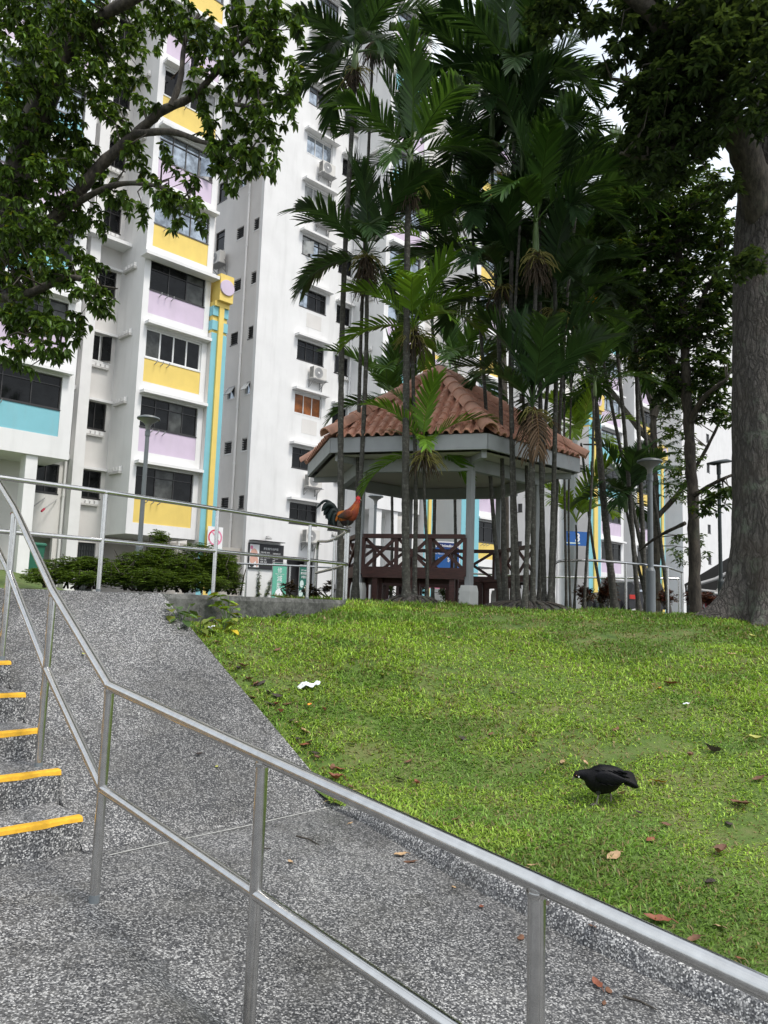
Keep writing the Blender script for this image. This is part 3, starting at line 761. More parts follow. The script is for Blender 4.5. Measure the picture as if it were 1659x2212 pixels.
B = thing('apartment_block', 'white block with yellow and lavender bands and a blue number plate behind the palm stems', 'apartment building', (44, 29, 1.2), grid=True)
mb = MB(); wall_mesh(mb, 30.16, 34.6, 6.1, 34, 30.1, .3, [(31.0, 31.5, 5.4+ST*k, 6.3+ST*k) for k in range(1, 10)]); mb.box(30.16, 34.6, 30.4, 36, 6.1, 34)
part('wall', mb, M['grey_wall'], B)
for k in range(1, 10): window(B, 31.0, 30.12, 5.4+ST*k, .5, .9, cols=1, glass='louvre', frame='frame_black')
bay(B, 34.6, 38.2, 35.1, 37.6, 0, 9, lambda k: 'lavender' if k % 2 else 'yellow', lambda k: DK if k < 3 else RF, back=36, top=34.4)
mb = MB(); mb.box(33.4, 34.58, 27.5, 30.09, 1.0, 14.6); part('buttress', mb, M['grey_wall'], B)
pilaster(B, 33.4, 35.0, 27.25, 13.5, cap=False)
mb = MB(); wall_mesh(mb, 38.2, 47.0, 1.0, 34, 34, .3, []); part('wall', mb, M['white'], B)
sh = []
for k in range(-1, 10): sh += [(31.0, 31.45, 5.58+TS*k, 6.2+TS*k), (32.6, 33.0, 5.58+TS*k, 6.2+TS*k)]
mb = MB(); wall_mesh(mb, TF+.22, 37, 1.0, 34, 47.0, .22, sh, side=True); part('wall', mb, M['white'], B)
for p, q, z0, z1 in sh: window(B, 47.01, q, z0, round(q-p, 3), round(z1-z0, 3), cols=1, glass='louvre', frame='frame_black', side=True)
mb = MB(); mb.box(47.0, 53, TF, TF+.22, 1.0, 34); mb.box(47.22, 62, 31, 37, 1.0, 34); part('wall', mb, M['white'], B)
bay(B, 49.9, 53.6, 50.3, 53.2, 0, 9, lambda k: ('lavender', 'lavender', 'teal', 'teal')[k % 4], lambda k: DK if k < 3 else RF, face=28, back=33, top=34)
pilaster(B, 48.2, 49.85, 27.8, 15.5)
bay(B, 55.4, 59.0, 55.8, 58.6, 0, 9, lambda k: 'lavender' if k % 2 else 'yellow', lambda k: DK, face=28, back=33, top=34)
pilaster(B, 59.05, 60.2, 27.8, 13.5)
Cb = thing('apartment_block', 'pale block with a single column of small louvre windows beside the big trunk', 'apartment building', (70, 29, 1.2), grid=True)
hs = [(69.2, 69.9, 3.0+ST*k, 3.8+ST*k) for k in range(0, 11)]
mb = MB(); wall_mesh(mb, 64, 76.3, 1.0, 34, 28, .3, hs); mb.box(64, 76.3, 28.3, 36, 1.0, 34); part('wall', mb, M['white'], Cb)
for p, q, z0, z1 in hs: window(Cb, p, 28.02, z0, .7, .8, cols=1, glass='louvre', frame='frame_grey')
pilaster(Cb, 76.4, 79, 27.8, 13.5)
bay(Cb, 79.1, 86, 80, 85, 0, 9, lambda k: 'teal' if k % 2 else 'yellow', lambda k: DK, face=28, back=33, top=34)
# arched steel canopy on the roof of the middle block
t = thing('roof_canopy', 'pale arched glass canopy on a distant rooftop seen between palm fronds', 'roof canopy', (38.5, 31, 36), grid=True)
for i, bb in enumerate((29.0, 31.5, 34.0)):
    mb = MB(); mb.tube([(36.4, bb, 33.8)] + [(38.6-2.2*math.cos(PI*j/12), bb, 36.4+1.3*math.sin(PI*j/12)) for j in range(13)] + [(40.8, bb, 33.8)], .09, 6)
    part('arch_rib', mb, M['glass_sky'], t)
mb = MB(); nn = 12
for j in range(nn+1):
    for bb in (29.0, 34.0): mb.v.append((38.6-2.2*math.cos(PI*j/nn), bb, 36.44+1.3*math.sin(PI*j/nn)))
mb.f = [(2*j, 2*j+1, 2*j+3, 2*j+2) for j in range(nn)]; mb.m = [0]*nn
part('canopy_sheet', mb, M['glass_sky'], t)

# rainwater pipes and floor joints
for par, a, b in ((A, 12.02, 29.47), (A, 17.6, 30.34), (A, 20.82, 31.2), (A, 26.95, 29.9), (B, 32.9, 30.02), (B, 47.6, 29.92)):
    mb = MB(); mb.tube([(a, b, 1.0), (a, b, 34)], .055, 8)
    for k in range(12): mb.tube([(a, b, 2.2+ST*k), (a, b, 2.3+ST*k)], .07, 8)
    part('downpipe', mb, M['whiteplain'], par, smooth=True)
# air conditioners: each hangs on the wall
def ac_unit(label, a, b, z, rot=0):
    t = thing('air_conditioner', label, 'air conditioner', group='air conditioner units on the tower walls')
    t.location = xyz(a, b, z); t.rotation_euler = (0, 0, PI/4 + rot); ORG[t.name] = Vector((0,0,0))
    def f():
        mb = MB(); mb.box(-.43, .43, -.46, -.13, 0, .62)
        for i in range(9): mb.box(-.442, -.43, -.44, -.16, .06+.06*i, .09+.06*i, 1)
        return mb.mesh('casing', [M['ac'], M['ac_dark']])
    c = inst('casing', cached('ac', f), t)
    def g():
        mb = MB(); n = 20; cx, cz = -.10, .31
        ring = lambda y, r: [(cx+r*math.cos(2*PI*i/n), y, cz+r*math.sin(2*PI*i/n)) for i in range(n)]
        mb.loft([ring(-.462, .275), ring(-.475, .275), ring(-.475, .262), ring(-.466, .25)], 0)
        for rr in (.08, .14, .2): mb.tube([(cx+rr*math.cos(2*PI*i/16), -.474, cz+rr*math.sin(2*PI*i/16)) for i in range(17)], .004, 4, 1)
        return mb.mesh('fan_grille', [M['steel_grey'], M['ac_dark']])
    inst('fan_grille', cached('acg', g), c)
    def h():
        mb = MB(); n = 12
        ring = lambda y, r: [(-.10+r*math.cos(2*PI*i/n), y, .31+r*math.sin(2*PI*i/n)) for i in range(n)]
        mb.loft([ring(-.47, .06), ring(-.488, .055)]); return mb.mesh('fan_hub', M['whiteplain'])
    inst('fan_hub', cached('ach', h), c)
    def br():
        mb = MB()
        for x in (-.36, .36):
            mb.box(x-.02, x+.02, -.55, 0, -.05, -.005); mb.box(x-.02, x+.02, -.03, 0, -.42, -.05); mb.beam((x, -.5, -.04), (x, -.02, -.4), .025, .025)
        mb.box(-.5, .5, -.54, -.06, -.07, -.052)
        mb.tube([(.4, -.2, .2), (.5, -.12, .1), (.5, -.04, -.3), (.46, -.02, -.9)], .022, 6)
        return mb.mesh('bracket', M['steel_grey'])
    inst('bracket', cached('acb', br), t); return t
acs = {-1: None, 0: 'air conditioner directly above the shop doorway of the white tower', 1: 'air conditioner on the tower under the second row of dark windows', 3: 'air conditioner on the tower one row above the dark window over the orange curtains',
       6: 'white air conditioner with big round grille on the tower beside the palm crown', 7: 'air conditioner on the tower two rows below the topmost one in view', 8: 'air conditioner on the tower under the window with its sash swung open', 9: 'topmost air conditioner in view on the white tower wall'}
for k, lab in acs.items():
    if lab: ac_unit(lab, 24.6, TF, 4.22+TS*k)
ac_unit('air conditioner high on the shaded tower side beside the yellow band', 20.88, 33.4, 18.5, -PI/2)
ac_unit('air conditioner low on the shaded tower side behind the prohibition sign', 20.88, 31.9, 2.95, -PI/2)
# washing hung out of an upper window
t = thing('laundry', 'dark trousers and pale shirts hung from an upper window of the yellow banded bay', 'laundry', (15.0, 26.6, 22.0), grid=True)
mb = MB(); mb.beam((14.2, 27.5, 22.5), (14.4, 25.4, 23.1), .03, .03); part('bamboo_pole', mb, M['husk'], t)
for i, (tt, L, mt) in enumerate(((.25, .8, 'curtain'), (.5, .75, 'cloth'), (.75, .95, 'curtain'))):
    p = Vector((14.2, 27.5, 22.5)).lerp(Vector((14.4, 25.4, 23.1)), tt); mb = MB()
    for j in range(5):
        for s in range(5): mb.v.append((p.x+.03*math.sin(3*j+s+i), p.y-.28+.14*s, p.z-.02-L*j/4 + (.14*s-.28)*.28*0))
    mb.f = [(j*5+s, j*5+s+1, j*5+6+s, j*5+5+s) for j in range(4) for s in range(4)]; mb.m = [0]*16
    part('garment', mb, M[mt], t)
t = thing('mop_poles', 'three thin poles with red ends slanting out below a low window', 'poles', (11.2, 29.3, 4.9), grid=True)
for i, a in enumerate((10.95, 11.35, 11.8)):
    mb = MB(); mb.tube([(a, 29.5, 4.85), (a-.9+.1*i, 28.9, 4.15+.1*i)][::-1], .018, 6); p_ = part('pole', mb, M['steel_grey'], t)
    mb = MB(); q_ = Vector((a-.9+.1*i, 28.9, 4.15+.1*i)); mb.tube([q_ + Vector((.04,.02,.03)), q_ - Vector((.09,.06,.09))], .04, 6); part('pole_end', mb, M['red'], p_)

# ------------------------------------------------------------------ pavilion
GC = Vector((.90, 13.25, PZ)); GR = R(-16.5); GE, GA, GRAD, GCOL = 3.65, 5.40, 2.40, 1.74
G = thing('pavilion', 'six sided park pavilion with terracotta tile roof, grey posts and dark red benches', 'pavilion', GC, GR)
def hp6(ang, r, z): t = R(ang); return Vector((r*math.cos(t), r*math.sin(t), z - PZ))
HEX = [-120 + 60*i for i in range(6)]       # first side faces the lawn
# roof deck (underside) and fascia
mb = MB()
apex = Vector((0, 0, GA - PZ - .10))
ring = [hp6(a, GRAD-.06, GE + .10) for a in HEX]; low = [hp6(a, GRAD-.06, GE + .02) for a in HEX]
ap2 = apex - Vector((0,0,.12))
mb.v = [tuple(p) for p in ring + low + [apex, ap2]]
for i in range(6):
    j = (i+1) % 6; mb.f += [(i, j, 12), (6+j, 6+i, 13), (i, 6+i, 6+j, j)]
mb.m = [0]*len(mb.f)
part('roof_deck', mb, M['gz_soffit'], G)
mb = MB(); ins = [hp6(a, GRAD-.10, GE-.10) for a in HEX]
mb.v = [tuple(p) for p in ins] + [(0, 0, GE-PZ-.06)]; mb.f = [((i+1) % 6, i, 6) for i in range(6)]; mb.m = [0]*6
part('ceiling', mb, M['gz_soffit'], G)
for i in range(6):
    a, b = HEX[i], HEX[i]+60
    mb = MB(); mb.beam(hp6(a, GRAD, GE+.03), hp6(b, GRAD, GE+.03), .05, .23); part('fascia_board', mb, M['gz_grey'], G)
    mb = MB(); mb.beam(hp6(a, GCOL, GE-.20), hp6(b, GCOL, GE-.20), .12, .20); part('ring_beam', mb, M['gz_grey'], G)
    mb = MB(); mb.beam(hp6(a, GCOL, GE-.12), hp6(a, GRAD-.12, GE-.12), .08, .14); part('bracket_beam', mb, M['gz_grey'], G)
    c = hp6(a, GCOL, PZ)
    mb = MB(); s = .047; ca, sa = math.cos(R(a+30)), math.sin(R(a+30))
    def sq(h, z): return [(c.x + ca*u*h - sa*v*h, c.y + sa*u*h + ca*v*h, z) for u, v in ((-1,-1),(1,-1),(1,1),(-1,1))]
    mb.loft([sq(s, .2), sq(s, GE-PZ-.1)]); col = part('column', mb, M['gz_grey'], G)
    mb = MB(); mb.loft([sq(.10, -.12), sq(.10, .2), sq(.085, .29)]); part('column_base', mb, M['plinth'], col)
# tiles
def tile_mesh(nm, w_, L, r, th, n=6, full=False):
    mb = MB(); rows = []
    for y, k in ((0, 1.06), (L, .94)):
        o = []; i_ = []
        for j in range(n+1):
            t = PI*j/n; x = -math.cos(t); h = math.sin(t)
            o.append((x*r*k, y, h*r*k)); i_.append((x*(r-th)*k, y, h*(r-th)*k))
        rows.append((o, i_))
    m = n+1
    mb.v = rows[0][0] + rows[0][1] + rows[1][0] + rows[1][1]
    for j in range(n):
        mb.f += [(j, j+1, 2*m+j+1, 2*m+j), (j, m+j, m+j+1, j+1), (2*m+j, 2*m+j+1, 3*m+j+1, 3*m+j)]
        if full: mb.f.append((m+j, 3*m+j, 3*m+j+1, m+j+1))
    if not full:     # flat pan beside the barrel, curling up
        k = len(mb.v); x1 = w_ - r
        for y in (0, L): mb.v += [(r*.96, y, .0), (r*.96+(x1-r)*.5, y, -.012), (x1, y, .004)]
        for j in range(2): mb.f += [(k+j, k+j+1, k+3+j+1, k+3+j)]
        mb.f += [(n, k, k+3, 2*m+n)]
    mb.m = [0]*len(mb.f)
    me = mb.mesh(nm, M['tile' if not full else 'ridge'], smooth=True, angle=50); return me
TW, TL = .150, .225
TILES = [tile_mesh('roof_tile', TW, TL*1.12, .052, .012) for _ in range(1)]
RIDGE = tile_mesh('ridge_tile', .2, .35, .125, .018, 8, True)
count = 0; back = MB()
order = [0, 1, 5, 2, 4, 3]
for fi in order:
    a, b = HEX[fi], HEX[fi]+60
    P0, P1 = hp6(a, GRAD+.03, GE+.15), hp6(b, GRAD+.03, GE+.15); Ap = Vector((0,0,GA-PZ))
    mid_ = (P0+P1)/2; up = (Ap-mid_); SL = up.length; up.normalize(); ux = (P1-P0).normalized(); nn = ux.cross(up).normalized()
    side = (P1-P0).length; nr = int(SL/(TL*.95)); nc = int(side/TW)
    for r_ in range(nr):
        y = r_*SL/nr; half = side/2*(1-(y+.04)/SL)
        for c_ in range(nc+1):
            x = (c_ - nc/2)*TW
            if abs(x) > half - .02: continue
            o_ = mid_ + ux*x + up*(y - .03) + nn*(.028 + .004*rnd.uniform(-1, 1))
            tilt = Matrix.Rotation(R(2.5 + rnd.uniform(-.8, .8)), 3, ux)
            mt = Matrix((ux, up, nn)).transposed()
            mt = tilt.inverted() @ mt @ Matrix.Rotation(R(rnd.uniform(-1.2, 1.2)), 3, 'Z')
            if count < 300:
                ob = inst('roof_tile', TILES[0], G); ob.matrix_local = Matrix.Translation(o_) @ mt.to_4x4(); count += 1
            else:
                back.add([o_ + mt @ v.co for v in TILES[0].vertices], [tuple(p.vertices) for p in TILES[0].polygons])
bk = part('roof_tiles_behind', back, M['tile'], G, smooth=True); bk['kind'] = 'stuff'
for i in range(6):
    P0 = hp6(HEX[i], GRAD+.08, GE+.15); Ap = Vector((0,0,GA-PZ+.0)); d = (Ap-P0); n = 9; L = d.length; d.normalize()
    sx = d.cross(Vector((0,0,1))).normalized(); nz_ = sx.cross(d).normalized()
    for j in range(n):
        o_ = P0 + d*(L/n*j - .02) + nz_*(.028 + .004*rnd.uniform(-1, 1))
        mt = Matrix((sx, d, nz_)).transposed() @ Matrix.Rotation(R(-1.6), 3, 'X') @ Matrix.Rotation(R(rnd.uniform(-1.5, 1.5)), 3, 'Z')
        ob = inst('ridge_tile', RIDGE, G); ob.matrix_local = Matrix.Translation(o_) @ mt.to_4x4()
mb = MB(); mb.lathe([(.17, 0), (.15, .07), (.08, .12), (.0, .14)], 10, (0, 0, GA-PZ-.02)); part('roof_finial_cap', mb, M['ridge'], G, smooth=True)
# benches with cross-braced backs
for i in (0, 2, 3, 4, 5):
    a, b = HEX[i], HEX[i]+60
    q0, q1 = hp6(a, GCOL+.02, PZ), hp6(b, GCOL+.02, PZ); d = (q1-q0).normalized(); L = (q1-q0).length
    q0 = q0 + d*.08; q1 = q1 - d*.08; inn = -((q0+q1)/2).normalized(); Z = Vector((0,0,1))
    zt, zb, zs = 1.02, .52, .44
    mb = MB(); mb.beam(q0+Z*zt, q1+Z*zt, .09, .065); back_ = part('backrest', mb, M['wood'], G)
    mb = MB(); mb.beam(q0+Z*(zb-.06), q1+Z*(zb-.06), .05, .17); part('lower_rail', mb, M['wood'], back_)
    n = 3 if i == 0 else 2
    for j in range(n):
        u0, u1 = q0.lerp(q1, j/n), q0.lerp(q1, (j+1)/n)
        mb = MB(); mb.beam(u0.lerp(u1, .03)+Z*zb, u1.lerp(u0, .03)+Z*(zt-.03), .032, .05); part('brace', mb, M['wood'], back_)
        mb = MB(); mb.beam(u0.lerp(u1, .03)+Z*(zt-.03)+inn*.028, u1.lerp(u0, .03)+Z*zb+inn*.028, .03, .05); part('brace', mb, M['wood'], back_)
    for j in range(n+1):
        u = q0.lerp(q1, j/n); mb = MB(); mb.beam(u+Z*(zb-.1), u+Z*(zt-.02), .055, .055, 0, inn); part('upright', mb, M['wood'], back_)
    seat = None
    for j in range(3):
        off = inn*(.09 + .13*j); sh_ = d*(.05 + .075*j)
        mb = MB(); mb.beam(q0+off+sh_+Z*zs, q1+off-sh_+Z*zs, .115, .045); s_ = part('seat_plank', mb, M['wood'], G)
    mb = MB(); mb.beam(q0+inn*.36+d*.2+Z*(zs-.08), q1+inn*.36-d*.2+Z*(zs-.08), .04, .11); part('seat_apron', mb, M['wood'], G)
    for t_ in (.12, .5, .88):
        u = q0.lerp(q1, t_)
        for off in (.06, .33):
            mb = MB(); mb.beam(u+inn*off+Z*-.08, u+inn*off+Z*(zs-.03), .08, .08, 0, d); part('bench_leg', mb, M['wood'], G)

# ------------------------------------------------------------------ lamp posts
def lamp(label, foot, h, r=.055, mat='lamp_grey', flat=False):
    t = thing('lamp_post', label, 'lamp post', foot, group='park lamp posts')
    x, y, z = foot
    mb = MB(); mb.tube([(x, y, z), (x, y, z+.95)], r*1.55, 12); mb.tube([(x, y, z+.95), (x, y, z+1.02)], [r*1.55, r], 12)
    part('base_sleeve', mb, M[mat], t, smooth=True)
    mb = MB(); mb.tube([(x, y, z+1.0), (x, y, z+h-.25)], [r, r*.85], 12); mb.lathe([(r*1.1, 0), (r*1.1, .12)], 12, (x, y, z+h-.4)); part('pole', mb, M[mat], t, smooth=True)
    hd = MB()
    if flat:
        hd.loft([[(x+.02+.33*math.cos(2*PI*i/20)*k, y+.16*math.sin(2*PI*i/20)*k, z+h-.1+dz+.04*math.cos(2*PI*i/20)) for i in range(20)] for k, dz in ((.4, -.03), (1, 0), (1, .03), (.6, .07))])
        hd.tube([(x, y, z+h-.3), (x, y, z+h-.1)], r*1.1, 10)
        part('lamp_head', hd, M[mat], t, smooth=True)
    else:
        hd.lathe([(.0, .075), (.16, .062), (.25, .03), (.262, 0), (.25, -.016), (.23, -.016)], 28, (x, y, z+h)); hh = part('lamp_head', hd, M['lamp_grey'], t, smooth=True)
        mb = MB(); mb.lathe([(.23, -.012), (.18, -.055), (.10, -.10), (.06, -.16), (.05, -.26)], 24, (x, y, z+h)); part('lamp_bowl', mb, M['lamp_bowl'], hh, smooth=True)
p = at(303, 1160, 17.4); lamp('grey lamp post with saucer head standing behind the feathery shrubs', (p.x, p.y, 1.45), at(320, 905, 17.4).z - 1.45)
p = at(808, 1190, 26.); lamp('small distant lamp post seen through the pavilion beside its left column', (p.x, p.y, 1.2), at(810, 1073, 26.).z - 1.2, .05)
p = at(1405, 1200, 15.8); lamp('grey lamp post with saucer head behind the curved railing at the palm stems', (p.x, p.y, 1.2), at(1404, 998, 15.8).z - 1.2, .062)
p = at(1556, 1200, 19.7); lamp('dark slim lamp post with tilted flat head beside the big trunk', (p.x, p.y, 1.2), at(1553, 992, 19.7).z - 1.2, .05, 'lamp_dark', True)

# ------------------------------------------------------------------ signs
def text(s, size, mat, par, loc, rot=(PI/2, 0, 0), align='CENTER', name='lettering', sx=1., bold=0.):
    cu = bpy.data.curves.new('lettering', 'FONT'); cu.body = s; cu.size = size; cu.align_x = align; cu.extrude = .002; cu.offset = bold; cu.resolution_u = 3
    o = bpy.data.objects.new('tmp_text', cu)
    me = bpy.data.meshes.new_from_object(o); bpy.data.objects.remove(o); bpy.data.curves.remove(cu)
    me.name = name; me.materials.clear(); me.materials.append(M[mat])
    ob = inst(name, me, par); ob.location = loc; ob.rotation_euler = rot; ob.scale = (sx, 1, 1); return ob
def sign(name, label, cat, p, rotz, group=None):
    t = thing(name, label, cat, group=group); t.location = p; t.rotation_euler = (0, 0, rotz); ORG[t.name] = Vector((0,0,0)); return t
def prt(nm, mb, mat, par, **k): return part(nm, mb, M[mat], par, **k)
# prohibition sign on the striped pilaster
t = sign('prohibition_sign', 'white sign with a faded red circle and slash on the striped pilaster', 'sign', xyz(17.32, 27.02, 3.42), PI/4)
mb = MB(); mb.box(-.36, .36, .0, .02, -.1, .78); prt('sign_board', mb, 'sign_white', t)
mb = MB(); mb.box(-.36, .36, -.004, .016, -.62, -.105); prt('text_board', mb, 'sign_mint', t)
mb = MB(); n = 40; cz = .34
for i in range(n):
    a0, a1 = 2*PI*i/n, 2*PI*(i+1)/n
    mi = 0 if 1.7 < a0 < 3.6 else 1
    q = [(r*math.cos(a), -.006, cz + r*math.sin(a)) for r, a in ((.33, a0), (.33, a1), (.265, a1), (.265, a0))]
    mb.add(q, [(0, 1, 2, 3)], mi)
mb.add([(-.2, -.007, cz+.24), (-.16, -.007, cz+.27), (.24, -.007, cz-.17), (.2, -.007, cz-.21)], [(0, 1, 2, 3)], 1)
part('ring_and_slash', mb, [M['red'], M['pink']], t)
text('No Smoking in this Place', .062, 'black', t, (0, -.008, -.26)); text('Fine $200', .06, 'black', t, (0, -.008, -.38))
# shop board on the white tower
t = sign('shop_board', 'black shop board with a portrait panel and rows of white writing on the tower wall', 'sign', xyz(21.05, 29.98, 2.75), PI/4)
mb = MB(); mb.box(0, 2.05, -.06, .0, 0, 1.2); prt('board', mb, 'black', t)
mb = MB(); mb.box(.06, .6, -.068, -.061, .06, 1.14); pn = prt('portrait_panel', mb, 'sign_white', t)
mb = MB()
def blob(cx, cz, rx, rz, y, mi, n=18): mb.add([(cx+rx*math.cos(2*PI*i/n), y, cz+rz*math.sin(2*PI*i/n)) for i in range(n)], [tuple(range(n))], mi)
blob(.30, .62, .22, .32, -.072, 0); blob(.22, .42, .15, .2, -.073, 0); blob(.50, .3, .07, .22, -.073, 0); blob(.15, .98, .08, .09, -.074, 1); blob(.2, .13, .12, .06, -.075, 2)
part('portrait_shapes', mb, [M['skin'], M['pink'], M['black']], pn)
text('养生馆专业护理', .125, 'sign_white', t, (1.28, -.064, .93), sx=1.)
for i in range(6): text(['护肤疗程  脸部', '减肥塑身 专业', '刮痧  拔罐 脚底', '推拿 全身', '经络  肩颈', '火罐'][i], .082, 'sign_white', t, (.68, -.064, .76-.115*i), align='LEFT'); text(['足部按摩 养生', '草药 熏蒸', '耳烛 采耳', '美甲', '修眉', ''][i] or ' ', .075, 'sign_white', t, (1.4, -.064, .74-.115*i), align='LEFT')
mb = MB(); mb.box(.02, 1.9, -.35, -.0, 1.3, 1.33); prt('board_canopy', mb, 'black', t)
t = sign('wall_lamp', 'small grey wall lamp above the black shop board', 'lamp', xyz(22.05, 29.98, 4.2), PI/4)
mb = MB(); mb.lathe([(.02, .14), (.09, .1), (.16, 0), (.15, -.02)], 14, (0, -.22, 0)); prt('lamp_shade', mb, 'steel_grey', t, smooth=True); mb = MB(); mb.beam((0, 0, .1), (0, -.2, .12), .04, .04); prt('arm', mb, 'steel_grey', t)
# standing banners
t = sign('banner_stand', 'mint green banner stand with large white characters by the shop doorway', 'banner', xyz(21.75, 28.4, 1.2), PI/4 - .12, 'banner stands at the shop'); t.scale = (.70, .75, .75)
mb = MB(); mb.box(-.52, .52, -.02, .02, .05, 2.35); b_ = prt('banner_sheet', mb, 'mint', t)
text('修', .36, 'sign_white', b_, (0, -.026, 1.83)); text('減', .42, 'sign_white', b_, (0, -.026, 1.3)); text('肥', .42, 'sign_white', b_, (0, -.026, .86)); text('Herbal Slimming', .1, 'sign_white', b_, (0, -.026, 1.7))
mb = MB(); mb.add([(.3*math.cos(2*PI*i/24), -.026, .48+.36*math.sin(2*PI*i/24)) for i in range(24)], [tuple(range(24))]); prt('round_picture', mb, 'sign_white', b_)
mb = MB(); mb.tube(bend([(-.56, 0, 0), (-.56, 0, 2.42), (.56, 0, 2.42), (.56, 0, 0)], .1), .018, 8); mb.box(-.6, .6, -.2, .2, 0, .04); prt('stand_frame', mb, 'steel_grey', t, smooth=True)
t = sign('banner_stand', 'dark green banner stand with four round food pictures by the shop doorway', 'banner', xyz(23.05, 28.2, 1.2), PI/4 + .14, 'banner stands at the shop'); t.scale = (.66, .8, .8)
mb = MB(); mb.box(-.5, .5, -.02, .02, .05, 2.15); b_ = prt('banner_sheet', mb, 'green', t)
text('HK Traditional', .12, 'sign_white', b_, (0, -.026, 1.88)); text('美容减肥汤', .17, 'sign_white', b_, (0, -.026, 1.68)); text('护理价廉', .17, 'sign_white', b_, (0, -.026, 1.46))
for i, (x_, z_, mt) in enumerate(((-.26, 1.12, 'sign_mint'), (.2, .84, 'cream'), (-.32, .55, 'sign_mint'), (.1, .28, 'cream'))):
    mb = MB(); mb.add([(x_+.2*math.cos(2*PI*j/20), -.026, z_+.22*math.sin(2*PI*j/20)) for j in range(20)], [tuple(range(20))]); rp_ = prt('round_picture', mb, mt, b_)
mb = MB(); mb.tube(bend([(-.54, 0, 0), (-.54, 0, 2.22), (.54, 0, 2.22), (.54, 0, 0)], .1), .018, 8); mb.box(-.6, .6, -.2, .2, 0, .04); prt('stand_frame', mb, 'steel_grey', t, smooth=True)
# loading bay sign, seen through the front bench back
p = at(956, 1210, 27.)
t = sign('loading_bay_sign', 'blue sign reading Loading & Unloading Bay seen through the pavilion bench', 'sign', (p.x, p.y, p.z), .28)
mb = MB(); mb.box(-.62, .62, 0, .03, -.62, .62); prt('sign_board', mb, 'blue', t); mb = MB(); mb.box(-.66, .66, .005, .034, -.66, .66); prt('white_edge', mb, 'sign_white', t)
mb = MB(); mb.box(-.62, .62, -.004, .0, .42, .62); prt('title_band', mb, 'navy', t)
text('Loading & Unloading Bay', .125, 'sign_white', t, (0, -.008, .47), bold=.003); text('Electronic Parking System', .075, 'sign_white', t, (0, -.008, .31)); text('(Per Minute Charging)', .075, 'sign_white', t, (0, -.008, .2))
text('¼', .2, 'sign_white', t, (-.1, -.008, -.04)); text('$', .2, 'sign_white', t, (.22, -.008, -.04)); text('No Waiting', .08, 'sign_white', t, (-.6, -.008, -.22), align='LEFT'); text('24 hours', .08, 'sign_white', t, (0, -.008, -.45))
mb = MB(); mb.box(-.62, .62, 0, .03, -1.0, -.69); prt('red_strip', mb, 'pink', t); text('No Parking', .14, 'red', t, (.1, -.006, -.9))
for x_ in (-.5, .5): mb = MB(); mb.tube([(x_, .06, p.z*-1+1.2), (x_, .06, .6)], .03, 8); prt('post', mb, 'steel_grey', t)
# block number plate
p = at(1238, 1163, 52)
t = sign('block_number_sign', 'blue block number plate reading 3 behind thin dark palm stems', 'sign', (p.x, p.y, p.z), .15)
mb = MB(); mb.box(-.55, 1.0, 0, .04, -.48, .48); prt('plate', mb, 'blue', t); text('3', .8, 'sign_white', t, (.32, -.008, -.2), bold=.02)
mb = MB(); mb.box(-.5, .5, -.006, 0, -.36, -.27); prt('white_line', mb, 'sign_mint', t); mb = MB(); mb.box(-.4, -.32, .04, .3, -.1, .1); mb.box(.6, .68, .04, .3, -.1, .1); prt('fixing', mb, 'steel_grey', t)
# cafe canopy at the right
p = at(1475, 1290, 24); q = at(1600, 1190, 24); 
t = thing('black_awning', 'black pitched awning with pale pipes and a ribbed grey roof sheet beside the trunk', 'awning', (p.x, p.y, 1.2))
E_ = lambda x, y, d=24: at(x, y, d)
mb = MB(); mb.loft([[E_(1478, 1262, d), E_(1612, 1182, d), E_(1640, 1186, d), E_(1640, 1280, d), E_(1585, 1286, d), E_(1480, 1274, d)] for d in (22.8, 27)]); prt('awning_cloth_and_shade', mb, 'awning', t)  # black block also stands in for the shade under the cloth
mb = MB(); mb.loft([[E_(1480, 1272, 22.5), E_(1585, 1288, 22.5), E_(1585, 1298, 22.5), E_(1480, 1282, 22.5)], [E_(1480, 1272, 22.8), E_(1585, 1288, 22.8), E_(1585, 1298, 22.8), E_(1480, 1282, 22.8)]]); prt('valance', mb, 'awning', t)
mb = MB(); mb.tube([E_(1484, 1269, 22.4), E_(1545, 1251, 22.4), E_(1590, 1228, 22.4)], .05, 8); mb.tube([E_(1484, 1272, 22.4), E_(1590, 1284, 22.4)], .05, 8); prt('awning_pipe', mb, 'steel_grey', t)
mb = MB(); nR = 14
for i in range(nR+1):
    s = i/nR; u = E_(1604+50*s, 1196, 21.5); v_ = E_(1542+70*s, 1281, 20.3); dz = .03*(i % 2); mb.v += [(u.x, u.y, u.z+dz), (v_.x, v_.y, v_.z+dz)]
for i in range(nR): mb.f.append((2*i, 2*i+1, 2*i+3, 2*i+2))
o_ = len(mb.v); mb.v += [(x_, y_, z_-.06) for x_, y_, z_ in mb.v]; mb.f += [tuple(q_+o_ for q_ in f[::-1]) for f in mb.f]; mb.m = [0]*len(mb.f); prt('roof_sheet', mb, 'tarp', t)
mb = MB(); mb.tube([E_(1542, 1282, 20.3), E_(1620, 1284, 20.3)], .05, 6); prt('gutter', mb, 'steel_grey', t)
for x_ in (1486, 1545, 1584):
    mb = MB(); u = E_(x_, 1280, 22.6); mb.tube([(u.x, u.y, 1.1), u], .05, 8); prt('awning_post', mb, 'lamp_dark', t)
p = at(1521, 1300, 26)
t = sign('red_banner', 'small red and white banner under the edge of the black awning', 'banner', (p.x, p.y, 1.2), 0.1)
mb = MB(); mb.box(-.3, .3, 0, .03, .05, .95); b_ = prt('banner_sheet', mb, 'red', t)
for i in range(3): mb = MB(); mb.box(-.2+.16*i, -.14+.16*i, -.005, 0, .15, .8); prt('white_stripe', mb, 'sign_white', b_)
